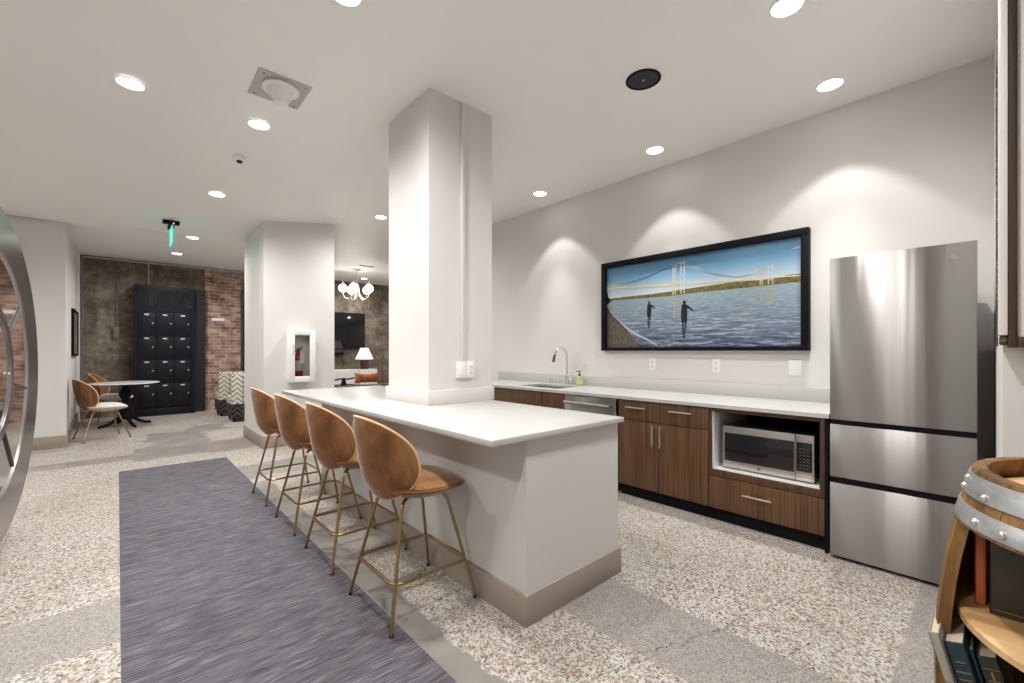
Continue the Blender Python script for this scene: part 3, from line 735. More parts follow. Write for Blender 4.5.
# ------------------------------------------------------------------ rug
single('area_rug', bx(.01, .985, .4, 6.30, .0003, .0035, bev=.001), 'rug', 'long purple-grey streaked runner rug along the row of stools', 'rug', (.5, 3.3, 0))

# ------------------------------------------------------------------ beetle-shell stools and chairs
def sdisc(th, n):
    c, s_ = math.cos(th), math.sin(th)
    return (abs(c)**(2/n)*(1 if c >= 0 else -1), abs(s_)**(2/n)*(1 if s_ >= 0 else -1))
def shell(fo, fi, nr=7, na=48, n=2.4, rim=True):
    """closed shell from outer map fo(a,b,r) and inner map fi"""
    m = MB(); lay = []
    for fn in (fo, fi):
        cen = m.bm.verts.new(fn(0, 0, 0)); rings = []
        for i in range(1, nr+1):
            r = i/nr
            rings.append([m.bm.verts.new(fn(sdisc(2*PI*j/na, n)[0]*r, sdisc(2*PI*j/na, n)[1]*r, r)) for j in range(na)])
        for j in range(na): m.bm.faces.new((cen, rings[0][j], rings[0][(j+1) % na]))
        for A, B in zip(rings, rings[1:]):
            for j in range(na): m.bm.faces.new((A[j], B[j], B[(j+1) % na], A[(j+1) % na]))
        lay.append(rings[-1])
    for j in range(na): m.bm.faces.new((lay[0][j], lay[1][j], lay[1][(j+1) % na], lay[0][(j+1) % na]))
    return m
def make_seating(kind, name, label, cat, group, seat_h, back_mat, back_in, seat_mat, pipe_mat, foot_half, ring, dz=0):
    t = thing(name, label, cat, (0, 0, 0), group)
    zc = seat_h+.150+dz; H = .208+dz; W = .232
    def mid(a, b):
        w = W*(1-.13*max(0, -b)**2)
        y = w*a
        z = zc+H*b-.012*a*a*max(0, b)
        x = -.262-.035*b+.165*abs(a)**2.1*(1-.10*b)+.045*max(0, -b)**3
        return Vector((x, y, z))
    def nrm(a, b):
        e = .01; A = mid(a+e, b)-mid(a-e, b); B = mid(a, b+e)-mid(a, b-e)
        n_ = A.cross(B); n_.normalize()
        return n_ if n_.x > 0 else -n_
    th_o = .013
    fo = lambda a, b, r: mid(a, b)-nrm(a, b)*(th_o*(1-r**6)*1.0+.004)
    fi = lambda a, b, r: mid(a, b)+nrm(a, b)*((.030 if back_in != back_mat or True else .03)*(1-r**5)+.004)
    m = shell(fo, fi)
    part('backrest', m, back_mat, t)
    rim = [mid(*sdisc(2*PI*j/72, 2.4)) for j in range(72)]
    part('piping', MB().tube([tuple(p) for p in rim], .0065, 8, closed=True), pipe_mat, t)
    # seat
    def sm(a, b):
        w = .225*(1-.14*max(0, -a)**2)
        return Vector((.03+.235*a, w*b, seat_h-.012-.022*max(0, a)**3+.012*max(0, -a)))
    m = shell(lambda a, b, r: sm(a, b)+Vector((0, 0, -.010-.062*(1-r**2.6))), lambda a, b, r: sm(a, b)+Vector((0, 0, .012+.036*(1-r**4))), n=2.5)
    part('seat', m, seat_mat, t)
    rim = [sm(*sdisc(2*PI*j/72, 2.5)) for j in range(72)]
    part('piping', MB().tube([tuple(p) for p in rim], .006, 8, closed=True), seat_mat, t)
    zt = seat_h-.062
    fx_, fy_ = foot_half
    for sx in (-1, 1):
        for sy in (-1, 1):
            p0 = Vector((sx*.02, sy*.05, zt)); p1 = Vector((sx*.125, sy*.125, zt)); p3 = Vector((sx*fx_, sy*fy_, 0))
            d = (p3-p1).normalized(); pts = [p0]
            q0 = p1-(p1-p0).normalized()*.045; q2 = p1+d*.06
            for k in range(7):
                f = k/6; pts.append(q0*(1-f)**2+p1*2*f*(1-f)+q2*f*f)
            pts.append(p3+Vector((0, 0, .010)))
            lg = part('leg', MB().tube([tuple(p) for p in pts], .0085, 10), 'brass', t)
            q = p3-d*.018; p3 = p3-d*.0045
            part('foot_cap', MB().tube([tuple(q), tuple(p3)], .0105, 10), 'rubber', lg)
    if ring:
        f = (zt-ring)/zt; rx = .125+(fx_-.125)*f+.013; ry = .125+(fy_-.125)*f+.013; cr = .05; pts = []
        for cx_, cy_, a0 in ((rx-cr, ry-cr, 0), (-rx+cr, ry-cr, 90), (-rx+cr, -ry+cr, 180), (rx-cr, -ry+cr, 270)):
            for k in range(7):
                a = math.radians(a0+15*k); pts.append((cx_+cr*math.cos(a), cy_+cr*math.sin(a), ring))
        part('footrest', MB().tube(pts, .0085, 10, closed=True), 'brass', t)
    return t
SG = 'velvet counter stools along the island'
stool = make_seating('stool', 'counter_stool', 'caramel velvet counter stool nearest the camera, at the near end of the island', 'stool', SG, .625, 'velvet', 'velvet', 'velvet', 'velvet_pipe', (.24, .235), .21)
stool.location = (1.157, 2.06, 0)
dup(stool, (1.157, 2.80, 0), 0, 'caramel velvet counter stool, second nearest of the four at the island')
dup(stool, (1.156, 3.52, 0), 0, 'caramel velvet counter stool, third from the camera along the island')
dup(stool, (1.156, 4.30, 0), 0, 'caramel velvet counter stool farthest from the camera, next to the white pillar')
chair = make_seating('chair', 'shell_chair', 'walnut shell chair with white seat in front of the round table', 'chair', 'shell chairs at the round table', .47, 'shellwood', 'boucle', 'boucle', 'velvet_pipe', (.245, .25), None, .02)
chair.location = (-.17, 8.93, 0); chair.rotation_euler = (0, 0, math.radians(14)); chair.scale = (1.06, 1.06, 1.04)
dup(chair, (-.07, 10.75, 0), math.radians(-12), 'walnut shell chair with white seat behind the round table, near the lockers')

# ------------------------------------------------------------------ round table
tx, ty = .10, 10.15
t = thing('pedestal_table', 'round white marble topped table on a black pedestal near the lockers', 'table', (tx, ty, 0))
part('tabletop', MB().lathe([(.44, .735), (.465, .742), (.47, .75), (.465, .758), (.42, .76)], (tx, ty, 0), 56), 'marble', t, 'white marble top')
part('pedestal', MB().lathe([(.22, .725), (.22, .7345), (.05, .70), (.045, .66), (.085, .60), (.09, .54), (.05, .47), (.04, .40), (.075, .33), (.09, .24), (.10, .16), (.07, .12)], (tx, ty, 0), 28), 'black', t, 'black turned pedestal')
for k in range(4):
    a = math.radians(20+90*k); c_, s_ = math.cos(a), math.sin(a)
    pts = [(tx+r*c_, ty+r*s_, z) for r, z in ((.04, .16), (.12, .13), (.20, .07), (.28, .035), (.34, .03), (.37, .02))]
    part('leg', MB().tube(pts, [.035, .032, .028, .024, .022, .018], 10), 'black', t)

# ------------------------------------------------------------------ patterned chairs
def slipper(loc, label):
    x, y, z_ = loc
    t = thing('upholstered_chair', label, 'chair', loc, 'patterned chairs by the brick wall')
    part('backrest', bx(x-.27, x+.27, y, y+.12, .06, .885, bev=.035, seg=4), 'pattern', t)
    part('seat', bx(x-.27, x+.27, y+.121, y+.56, .10, .46, bev=.03, seg=4), 'pattern', t)
    for sx in (-.22, .22):
        for dy in (.05, .5): part('leg', MB().tube([(x+sx, y+dy, .10), (x+sx, y+dy, .001)], [.02, .014], 8), 'black', t)
    return t
slipper((1.765, 10.30, 0), 'grey and white patterned upholstered chair nearer the brick wall')
slipper((1.815, 9.32, 0), 'grey and white patterned upholstered chair closest to the white pillar, in front of its twin')

# ------------------------------------------------------------------ lockers
t = thing('locker_cabinet', 'tall black locker cabinet with twelve small doors against the concrete wall', 'lockers', (.71, 11.4, 0))
LX0, LX1, LY = .235, 1.20, 11.32
m = MB().box(LX0, LX1, LY+.02, 11.695, 0, 2.62, bev=.004).box(LX0, LX0+.05, LY, LY+.02, 0, 2.62).box(LX1-.05, LX1, LY, LY+.02, 0, 2.62).box(LX0+.05, LX1-.05, LY, LY+.02, 2.53, 2.62).box(LX0+.05, LX1-.05, LY, LY+.02, 2.08, 2.22).box(LX0-.01, LX1+.01, LY-.02, LY+.02, 0, .15, bev=.005)
part('body', m, 'locker', t)
part('side_dark_strip', bx(1.21, 1.418, 11.50, 11.699, 0, 2.62), 'lockerdark', t, 'black strip beside the lockers')  # plain dark strip standing between the lockers and the brick
part('vent_panel', bx(LX0+.05, LX1-.05, LY+.012, LY+.0195, 2.22, 2.53), 'blackgloss', t, 'glossy dark transom')
for k in range(1, 5):
    x = LX0+.05+k*(LX1-LX0-.1)/5; part('mullion', bx(x-.012, x+.012, LY, LY+.0195, 2.22, 2.53), 'locker', t)
cw = (LX1-LX0-.1)/3; ch = (2.08-.17)/4
cream = plain('cream_tag', sr(214, 204, 180), .5)
for i in range(3):
    for j in range(4):
        x0 = LX0+.05+i*cw; z0 = .17+j*ch
        d = part('door', bx(x0+.004, x0+cw-.004, LY, LY+.0195, z0+.004, z0+ch-.004, bev=.002), 'locker', t)
        part('label_holder', bx(x0+cw/2-.035, x0+cw/2+.035, LY-.004, LY, z0+ch-.055, z0+ch-.03), cream, d, 'cream label holder')
        part('lock', MB().lathe([(.014, LY-.010), (.014, LY-.0001)], (x0+cw-.05, 0, z0+ch*.55), 12, 'y'), 'nickel', d)
# conduits on concrete
single('conduit', MB().tube([(.47, 11.68, 2.63), (.47, 11.68, 3.14)], .012, 8), 'galv', 'thin metal conduit above the lockers', 'conduit', (.47, 11.68, 2.63))
t = thing('junction_box', 'metal junction box with conduit on the concrete wall left of the lockers', 'electrical box', (-.02, 11.68, 1.55))
part('box', bx(-.07, .03, 11.65, 11.698, 1.55, 1.78, bev=.006), plain('dull_metal', sr(120, 112, 100), .6, .4), t)
part('pipe', MB().tube([(-.02, 11.68, 1.78), (-.02, 11.68, 2.7)], .011, 8), plain('dull_metal_pipe', sr(120, 112, 100), .6, .4), t)
single('corner_pipe', MB().tube([(-.50, 11.66, .002), (-.50, 11.66, 3.12)], .022, 10), plain('pipe_grey', sr(120, 122, 120), .5, .3), 'grey vertical pipe in the corner behind the round table', 'pipe', (-.50, 11.66, .05))
single('ceiling_pipe', MB().tube([(-.50, 11.64, 3.11), (2.2, 11.56, 3.11)], .016, 8), 'galv', 'thin horizontal pipe along the top of the concrete wall', 'pipe', (0, 11.64, 3.11))
t = thing('wall_sign', 'small white oblong light on the brick wall', 'wall light', (1.66, 11.6, 2.0))
part('lens', bx(1.54, 1.79, 11.585, 11.619, 1.97, 2.04, bev=.016, seg=3), 'whiteplastic', t)
# framed picture left wall
t = thing('framed_picture', 'narrow black framed picture on the left wall beside the round table', 'picture', (-.53, 10.15, 1.24))
part('frame', MB().box(-.558, -.525, 10.05, 10.09, 1.22, 2.0).box(-.558, -.525, 11.13, 11.17, 1.22, 2.0).box(-.558, -.525, 10.09, 11.13, 1.22, 1.26).box(-.558, -.525, 10.09, 11.13, 1.96, 2.0), 'black', t)
tt = NT('muted_print'); nn = tt.noise(tt.mapv(), 6, 4)
part('print', bx(-.558, -.54, 10.09, 11.13, 1.26, 1.96), tt.set(col=tt.ramp(nn, [(.3, sr(70, 66, 62)), (.7, sr(150, 142, 132))]), rough=.3), t, 'muted grey print')

# ------------------------------------------------------------------ vault door
VC = Vector((-.561, 4.013, 1.152)); PH = math.radians(5)
t = thing('vault_door', 'large round polished steel vault door standing at the left', 'vault door', (VC.x, VC.y, 0))
# local: u along plane, w up, n outward (toward +x)
U = Vector((math.sin(PH), math.cos(PH), 0)); Nn = Vector((math.cos(PH), -math.sin(PH), 0)); Zv = Vector((0, 0, 1))
def annulus(m, ri, ro, n0, n1, k=96, bev=.006):
    prof = [(ro, n0), (ro, n1-bev), (ro-bev, n1), (ri+bev, n1), (ri, n1-bev), (ri, n0)]
    rows = []
    for r, n_ in prof:
        rows.append([m.bm.verts.new(VC+U*(r*math.cos(2*PI*j/k))+Zv*(r*math.sin(2*PI*j/k))+Nn*n_) for j in range(k)])
    rows.append(rows[0])
    for A, B in zip(rows, rows[1:]):
        for j in range(k): m.bm.faces.new((A[j], A[(j+1) % k], B[(j+1) % k], B[j]))
    return m
part('outer_ring', annulus(MB(), .80, 1.08, -.16, 0), 'vaultsteel', t)
part('inner_rim', annulus(MB(), .782, .7995, -.16, -.004), 'steel_mw', t, 'bright polished rim')
part('hub_ring', annulus(annulus(MB(), .40, .471, -.10, -.002), .385, .3995, -.10, -.008), 'vaultsteel', t)
def disc(m, ri, ro, n_, k=96, th=.01):
    return annulus(m, max(ri, .001), ro, n_-th, n_, k, .0005)
part('glass_ring', disc(MB(), .4715, .7815, -.010), 'mirror', t, 'mirror-like outer panel')
part('centre_glass', disc(MB(), .02, .3845, -.012), 'mirror', t, 'mirror-like centre panel')
for k in range(8):
    a = 2*PI*k/8+math.radians(22+14)
    e = U*math.cos(a)+Zv*math.sin(a)
    part('spoke', MB().tube([VC+e*.4725+Nn*-.006, VC+e*.781+Nn*-.006], .008, 10), 'darksteel', t)
for k in range(4):
    a = PI/2*k
    e = U*math.cos(a)+Zv*math.sin(a)
    part('bolt', MB().tube([VC+e*.395-Nn*.004, VC+e*.36-Nn*.004], .007, 10).sphere(VC+e*.36-Nn*.004, .010, 12), 'chrome', t)
part('wheel_hub', MB().tube([VC-Nn*.013, VC+Nn*.01], .07, 24), 'chrome', t)
fe = VC-Zv*1.16
c = VC-U*.2-Nn*.08
m = MB().prism([c-U*.18-Nn*.05-Zv*VC.z, c+U*.18-Nn*.05-Zv*VC.z, c+U*.18-Nn*.05-Zv*1.0, c-U*.18-Nn*.05-Zv*1.0], Nn*.10)
part('floor_stand', m, 'darksteel', t)

# ------------------------------------------------------------------ fire extinguisher cabinet on pillar
t = thing('extinguisher_cabinet', 'white fire extinguisher cabinet with a glass door on the pillar', 'cabinet', (1.92, 6.5, .86))
X0, X1, Z0, Z1 = 1.687, 2.05, .880, 1.598; Y1 = 6.5135; Y0 = 6.36
m = MB().box(X0+.03, X0+.04, Y0, Y1, Z0+.03, Z1-.03).box(X1-.04, X1-.03, Y0, Y1, Z0+.03, Z1-.03).box(X0+.04, X1-.04, Y0, Y1, Z0+.03, Z0+.04).box(X0+.04, X1-.04, Y0, Y1, Z1-.04, Z1-.03).box(X0+.04, X1-.04, Y1-.008, Y1, Z0+.04, Z1-.04)
part('body', m, 'whitemetal', t)
GX0, GX1, GZ0, GZ1 = 1.78, 1.972, .958, 1.52
m = MB().box(X0, GX0, Y0-.025, Y0-.001, Z0, Z1, bev=.003).box(GX1, X1, Y0-.025, Y0-.001, Z0, Z1, bev=.003).box(GX0, GX1, Y0-.025, Y0-.001, Z0, GZ0, bev=.003).box(GX0, GX1, Y0-.025, Y0-.001, GZ1, Z1, bev=.003)
d = part('door', m, 'whitemetal', t)
part('pane', bx(GX0, GX1, Y0-.014, Y0-.011, GZ0, GZ1), 'pane', d, 'clear glass')
part('pull', MB().tube([(1.755, Y0-.025, 1.24), (1.755, Y0-.045, 1.25), (1.755, Y0-.045, 1.37), (1.755, Y0-.025, 1.38)], .006, 8), 'nickel', d, 'nickel pull')
ex, ey = 1.855, 6.445
t = thing('fire_extinguisher', 'red fire extinguisher with a white tag inside the wall cabinet', 'fire extinguisher', (ex, ey, .926))
part('cylinder', MB().lathe([(.052, .9262), (.056, .93), (.056, 1.22), (.045, 1.255), (.02, 1.275), (.02, 1.29)], (ex, ey, 0), 28), plain('extinguisher_red', sr(170, 22, 24), .25), t)
part('label', MB().lathe([(.0565, 1.03), (.0565, 1.17)], (ex, ey, 0), 28, cap=False), plain('extinguisher_label', sr(190, 186, 180), .5), t, 'pale instruction label')
part('valve', MB().lathe([(.016, 1.29), (.016, 1.33)], (ex, ey, 0), 16).box(ex-.015, ex+.05, ey-.008, ey+.008, 1.32, 1.332).tube([(ex-.01, ey, 1.335), (ex+.055, ey, 1.36)], .007, 8), 'darksteel', t)
part('hose', MB().tube([(ex-.015, ey, 1.31), (ex-.05, ey-.02, 1.31), (ex-.064, ey-.02, 1.25), (ex-.064, ey-.02, 1.0)], .008, 8), 'rubber', t)
part('tag', bx(ex+.004, ex+.06, ey-.064, ey-.062, 1.13, 1.28), 'whiteplastic', t, 'white inspection tag')

# ------------------------------------------------------------------ lounge beyond
t = thing('television', 'black flat television on the concrete wall of the lounge', 'television', (4.3, 11.67, 1.36))
part('screen', bx(3.42, 5.07, 11.64, 11.66, 1.37, 2.34, bev=.004), 'blackgloss', t)
part('mount', bx(4.0, 4.5, 11.66, 11.6995, 1.6, 2.1), 'black', t)
single('soundbar', bx(3.6, 4.48, 11.60, 11.699, 1.21, 1.275, bev=.008), 'black', 'black soundbar on the concrete wall beneath the television', 'speaker', (4.0, 11.65, 1.21))
for x0, x1, lab in ((2.9, 4.44, 'white cabinet under the television, left of the table lamp'), (4.49, 4.95, 'white cabinet beneath the lamp, right of its neighbour')):
    t = thing('media_cabinet', lab, 'cabinet', ((x0+x1)/2, 10.4, 0), 'low white cabinets in the lounge')
    part('body', bx(x0, x1, 10.62, 11.0, .08, .845, bev=.004), 'whitemetal', t)
    n_ = 3 if x1-x0 > 1 else 1
    for k in range(n_):
        a = x0+.01+k*(x1-x0-.02)/n_; b = x0+.01+(k+1)*(x1-x0-.02)/n_-.006
        part('door', bx(a, b, 10.60, 10.619, .10, .83, bev=.002), 'whitemetal', t)
    part('plinth', bx(x0+.03, x1-.03, 10.65, 10.97, 0, .0795), 'black', t)
lx, ly = 4.68, 10.78
t = thing('table_lamp', 'table lamp with white cone shade and dark base on the white cabinet', 'lamp', (lx, ly, .845))
part('base', bx(lx-.08, lx+.08, ly-.08, ly+.08, .8455, 1.10, bev=.01), m_wood('lamp_base_wood', sr(34, 24, 18), sr(66, 46, 34), sr(96, 70, 54)), t)
part('lamp_shade', MB().lathe([(.22, 1.10), (.095, 1.385), (.09, 1.385), (.215, 1.10)], (lx, ly, 0), 32, cap=False), 'shade', t)
part('stem', MB().tube([(lx, ly, 1.11), (lx, ly, 1.36)], .008, 8), 'brass', t)
t = thing('sofa', 'dark green velvet sofa seen over the island, in the lounge', 'sofa', (4.0, 8.3, 0))
gm = m_velvet('green_velvet', sr(30, 38, 26), sr(52, 60, 42), sr(84, 90, 66))
part('base', bx(2.95, 4.55, 8.05, 8.9, .12, .42, bev=.03, seg=3), gm, t)
part('backrest', MB().box(2.95, 4.55, 7.95, 8.17, .12, .66, bev=.06, seg=4), gm, t)
part('armrest', bx(4.45, 4.68, 7.95, 8.9, .12, .68, bev=.06, seg=4), gm, t)
part('armrest', bx(2.82, 3.05, 7.95, 8.9, .12, .60, bev=.06, seg=4), gm, t)
for a in (2.95, 4.5):
    for b in (8.1, 8.8): part('leg', MB().tube([(a, b, .12), (a+.0, b, 0)], [.02, .014], 8), 'black', t)
def cushion():
    m = MB(); n_ = 14; A = []; B = []
    cx_, cy_, cz_ = 3.59, 8.15, .775; w, hh = .25, .10
    for lay, sgn in ((A, -1), (B, 1)):
        for i in range(n_+1):
            row = []
            for j in range(n_+1):
                u = -1+2*i/n_; v = -1+2*j/n_
                e = (1-abs(u)**3)*(1-abs(v)**3)
                ww = w*(1-.10*(1-abs(u))*0); k = 1-.16*(1-v*v)*0
                xx = cx_+u*w*(1-.08*(1-v*v)); zz = cz_+v*hh*(1-.22*(1-u*u))+.01*abs(u)
                row.append(m.bm.verts.new((xx, cy_+sgn*(.004+.06*e), zz)))
            lay.append(row)
        for i in range(n_):
            for j in range(n_): m.bm.faces.new((lay[i][j], lay[i+1][j], lay[i+1][j+1], lay[i][j+1]))
    per = [(i, 0) for i in range(n_)]+[(n_, j) for j in range(n_)]+[(i, n_) for i in range(n_, 0, -1)]+[(0, j) for j in range(n_, 0, -1)]
    for a, b in zip(per, per[1:]+per[:1]): m.bm.faces.new((A[a[0]][a[1]], A[b[0]][b[1]], B[b[0]][b[1]], B[a[0]][a[1]]))
    return m
single('throw_pillow', cushion(), m_velvet('tan_leather', sr(116, 62, 30), sr(164, 96, 52), sr(196, 130, 82)), 'tan leather lumbar pillow propped on the green sofa', 'pillow', (3.59, 8.15, .67))
t = thing('coffee_table', 'low dark coffee table between the green sofa and the white cabinets', 'table', (3.55, 9.45, 0))
part('tabletop', bx(3.15, 3.95, 9.15, 9.75, .53, .56, bev=.004), 'black', t)
for a in (3.2, 3.9):
    for b in (9.2, 9.7): part('leg', MB().tube([(a, b, .53), (a, b, .001)], .015, 8), 'black', t)
t = thing('tabletop_sculpture', 'small dark branching sculpture left of the tan pillow', 'decoration', (3.58, 9.3, .561))
part('base', bx(3.50, 3.66, 9.26, 9.34, .561, .59, bev=.004), 'black', t)
part('figure', MB().tube([(3.58, 9.3, .59), (3.58, 9.3, .73)], [.06, .025], 10).tube([(3.38, 9.3, .69), (3.5, 9.3, .71), (3.66, 9.3, .70), (3.82, 9.3, .72)], .016, 8), 'black', t)

# chandelier
cx_, cy_ = 4.06, 9.76
t = thing('chandelier', 'brass chandelier with glowing white globes in the lounge', 'chandelier', (cx_, cy_, ZK))
part('canopy', MB().lathe([(.09, ZK-.0005), (.09, ZK-.02), (.03, ZK-.035)], (cx_, cy_, 0), 24), 'nickel', t)
part('stem', MB().tube([(cx_, cy_, ZK-.03), (cx_, cy_, 2.55)], .013, 10).lathe([(.02, 2.85), (.05, 2.80), (.05, 2.62), (.02, 2.52), (.03, 2.46), (.012, 2.42)], (cx_, cy_, 0), 20), 'nickel', t)
for k in range(5):
    a = math.radians(20+72*k); c_, s_ = math.cos(a), math.sin(a)
    pts = [(cx_+r*c_, cy_+r*s_, z) for r, z in ((.03, 2.680), (.10, 2.560), (.18, 2.490), (.27, 2.520), (.30, 2.600), (.30, 2.660))]
    ar = part('arm', MB().tube(pts, .010, 8), 'nickel', t)
    g = part('globe', MB().sphere((cx_+.30*c_, cy_+.30*s_, 2.730), .092, 20), 'globe', ar, 'lit opal globe')
    part('cap', MB().lathe([(.05, 2.805), (.05, 2.830), (.02, 2.850), (.008, 2.900)], (cx_+.30*c_, cy_+.30*s_, 0), 16), 'nickel', ar)
lt = bpy.data.lights.new('chandelier_glow', 'POINT'); lt.energy = 9; lt.color = (1, .93, .85); lt.shadow_soft_size = .12
lo = bpy.data.objects.new('bulb', lt); COL.objects.link(lo); lo.parent = t; lo.location = (0, 0, 2.25-ZK)
lt = bpy.data.lights.new('lamp_glow', 'POINT'); lt.energy = 6; lt.color = (1, .85, .66); lt.shadow_soft_size = .05

# ------------------------------------------------------------------ ceiling fittings
def make_downlight(r=.075):
    t = thing('ceiling_light', '', 'ceiling light', (0, 0, 0), 'round recessed ceiling lights')
    part('trim_ring', MB().lathe([(r+.012, -.0004), (r+.012, -.004), (r, -.006), (r-.002, -.0004)], (0, 0, 0), 32, cap=False), 'whitemetal', t)
    part('diffuser', MB().lathe([(r-.003, -.001), (r-.003, -.0035)], (0, 0, 0), 32), 'lamp', t)
    return t
dl = make_downlight()
def zl(y):
    if y < 2.695: return 3.18
    if y < 6.514: return 3.18-.14*(y-2.695)/(6.514-2.695)
    if y < 8.4: return 3.04
    return 3.15
lights = []
def spot(parent, w, size, blend, rad_=.06, col=(1, .977, .945)):
    lt = bpy.data.lights.new('downlight_beam', 'SPOT'); lt.energy = w; lt.spot_size = math.radians(size); lt.spot_blend = blend
    lt.shadow_soft_size = rad_; lt.color = col
    o = bpy.data.objects.new('beam', lt); COL.objects.link(o); o.parent = parent; o.location = (0, 0, -.02); return o
DL = [  # x, y, side, label, watts, angle, blend
 (.065, 3.955, 'l', 'round recessed ceiling light at upper left, above the vault door side of the rug', 'g'),
 (.847, 3.975, 'l', 'round recessed ceiling light between the white square plate and the dome camera', 'g'),
 (.827, 5.84, 'l', 'round recessed ceiling light between the dome camera and the white pillar', 'g'),
 (.85, 8.20, 'l', 'recessed ceiling light just right of the green exit sign', 'g'),
 (.83, 10.35, 'l', 'recessed ceiling light closest to the lockers', 'g'),
 (.89, 2.28, 'l', 'recessed ceiling light cut by the top edge of the picture', 'g'),
 (2.74, 5.755, 'k', 'recessed ceiling light seen just left of the column', 'g'),
 (4.73, 10.91, 'k', 'recessed ceiling light in the lounge beyond the chandelier', 'g'),
 (2.707, .748, 'k', 'recessed ceiling light at the top edge, nearest the refrigerator aisle', 'g'),
 (3.729, .763, 'k', 'recessed ceiling light above the refrigerator', 'w'),
 (3.728, 2.114, 'k', 'recessed ceiling light above the middle of the bridge photograph', 'w'),
 (3.738, 3.62, 'k', 'recessed ceiling light above the sink', 'w'),
 (.89, .6, 'l', 'added unseen ceiling light above the near end of the rug', 'g'),  # from here on: lights out of view, added as fill for the room
 (-1.2, .6, 'l', 'added unseen ceiling light behind the vault door', 'g'),
 (-1.4, 6.2, 'l', 'added unseen ceiling light left of the vault door', 'g'),
 (-1.3, 2.6, 'l', 'added unseen ceiling light in the left bay', 'g'),
 (2.55, 8.0, 'k', 'added unseen ceiling light over the lounge sofa', 'g'),  # added lounge fill, kept out of sight behind the pillar
 (6.2, 9.2, 'k', 'added unseen ceiling light at the far side of the lounge', 'g'),  # added lounge fill, out of sight behind the column
]
VIS = 12
G_W, W_W = 124, 19
for i, (x, y, side, lab, kd) in enumerate(DL):
    z = ZK if side == 'k' else zl(y)
    L = dl if i == 0 else dup(dl, (x, y, z), 0)
    L.location = (x, y, z); L['label'] = lab
    lights.append((L, kd))
for L, kd in lights:
    if kd == 'g': spot(L, G_W, 167, 1.0)
    else: spot(L, 22, 84, .25, .03); spot(L, 90, 56, 1.0, .03)
# more photo-visible fittings
t = thing('ceiling_speaker', 'large round black speaker set in the white ceiling above the island aisle', 'speaker', (2.70, 1.62, ZK))
part('rim', MB().lathe([(.118, ZK-.0005), (.118, ZK-.006), (.105, ZK-.010), (.100, ZK-.004)], (2.70, 1.62, 0), 40, cap=False), 'black', t)
part('grille', MB().lathe([(.101, ZK-.001), (.101, ZK-.004)], (2.70, 1.62, 0), 40), plain('speaker_cone', (.02, .02, .024), .6), t)
part('tweeter', MB().sphere((2.70, 1.62, ZK-.006), .006, 10), 'nickel', t)
pz = zl(3.36); px_, py_ = .85, 3.385
t = thing('ceiling_diffuser', 'square grey plate with a white conical diffuser in the ceiling', 'air diffuser', (px_, py_, pz))
rx = Matrix.Rotation(-math.atan(.14/3.82), 3, 'X')
part('plate', MB().box(px_-.165, px_+.165, py_-.17, py_+.17, pz-.008, pz-.0015, rot=rx, about=Vector((px_, py_, pz))), plain('diffuser_grey', sr(186, 184, 180), .5), t, 'grey square plate')
part('cone', MB().lathe([(.115, pz-.008), (.118, pz-.022), (.09, pz-.024), (.050, pz-.10), (.045, pz-.115), (.012, pz-.117)], (px_+.0, py_-.03, 0), 32), 'whitemetal', t)
part('screw', MB().sphere((px_-.13, py_-.14, pz-.003), .006, 8).sphere((px_+.13, py_-.14, pz-.003), .006, 8).sphere((px_-.13, py_+.14, pz-.013), .006, 8).sphere((px_+.13, py_+.14, pz-.013), .006, 8), 'darksteel', t)
cz = zl(4.72); t = thing('dome_camera', 'small white dome security camera on the ceiling', 'camera', (.84, 4.70, cz))
part('housing', MB().lathe([(.052, cz-.0005), (.055, cz-.018), (.045, cz-.032), (.03, cz-.036)], (.84, 4.70, 0), 28), 'whiteplastic', t)
part('dome', MB().sphere((.84, 4.70, cz-.033), .028, 16, (1, 1, .8)), 'blackgloss', t, 'black dome lens')
t = thing('exit_sign', 'green edge-lit exit sign hanging from a black ceiling mount', 'exit sign', (.53, 7.36, 2.72))
part('mount', bx(.44, .62, 7.31, 7.41, 3.0, 3.0398, bev=.004), 'black', t)
part('housing', bx(.50, .56, 7.20, 7.52, 2.955, 2.9995, bev=.004), 'black', t)
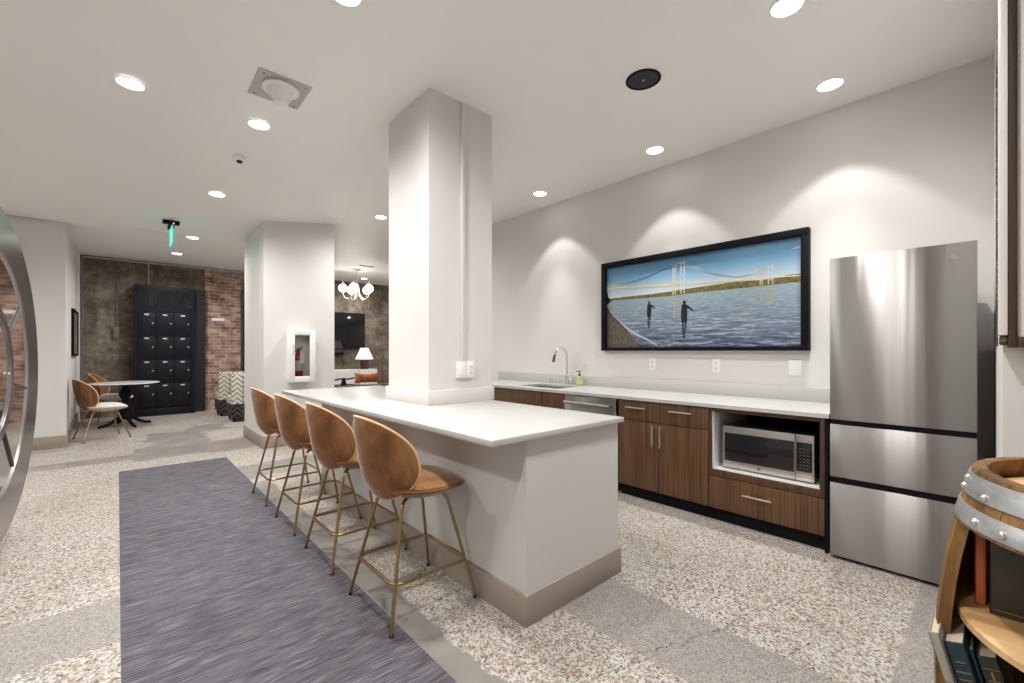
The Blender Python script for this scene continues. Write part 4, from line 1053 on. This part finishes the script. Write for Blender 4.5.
part('panel', bx(.525, .535, 7.18, 7.54, 2.72, 2.9545), NT('green_edge_lit').set(col=sr(60, 200, 180), emis=(.03, .62, .50), est=1.0, rough=.2), t, 'glowing green panel')
part('indicator', MB().sphere((.545, 7.199, 2.977), .008, 10), emit('red_led', (1, .02, .1), 6), t, 'red indicator light')
lt = bpy.data.lights.new('sign_glow', 'POINT'); lt.energy = .12; lt.color = (.1, 1, .75); lt.shadow_soft_size = .05
lo = bpy.data.objects.new('glow', lt); COL.objects.link(lo); lo.parent = t; lo.location = (.12, 0, -.12)
t = thing('linear_vent', 'slim white linear air vent in the ceiling left of the exit sign', 'air vent', (.48, 8.2, 3.04))
part('frame', MB().box(.14, .80, 8.12, 8.135, 3.033, 3.0396).box(.14, .80, 8.265, 8.28, 3.033, 3.0396).box(.14, .155, 8.135, 8.265, 3.033, 3.0396).box(.785, .80, 8.135, 8.265, 3.033, 3.0396), 'whitemetal', t)
part('louvre', MB().box(.155, .785, 8.165, 8.18, 3.034, 3.0396).box(.155, .785, 8.21, 8.225, 3.034, 3.0396), 'whitemetal', t)
t = thing('ceiling_vent', 'small dark air vent in the lounge ceiling beside the chandelier', 'air vent', (4.07, 9.28, ZK))
part('frame', MB().box(3.93, 4.25, 9.20, 9.23, ZK-.006, ZK-.0004).box(3.93, 4.25, 9.33, 9.36, ZK-.006, ZK-.0004), 'whitemetal', t)
part('slot', bx(3.93, 4.25, 9.23, 9.33, ZK-.004, ZK-.0004), 'black', t)

# ------------------------------------------------------------------ camera + render look
cam = bpy.data.cameras.new('camera'); co = bpy.data.objects.new('camera', cam); COL.objects.link(co)
co.location = (0, 0, 1.3); co.rotation_euler = (PI/2, 0, -math.radians(42.23))
cam.sensor_width = 36; cam.lens = 434.5/1024*36; cam.shift_y = (351.3-341.5)/1024; cam.clip_start = .02
S.camera = co
w = bpy.data.worlds.new('world'); S.world = w; w.use_nodes = True
w.node_tree.nodes['Background'].inputs[0].default_value = (.02, .02, .02, 1)
S.view_settings.view_transform = 'Standard'; S.view_settings.look = 'None'; S.view_settings.gamma = 1
S.view_settings.use_curve_mapping = False; S.view_settings.exposure = .38
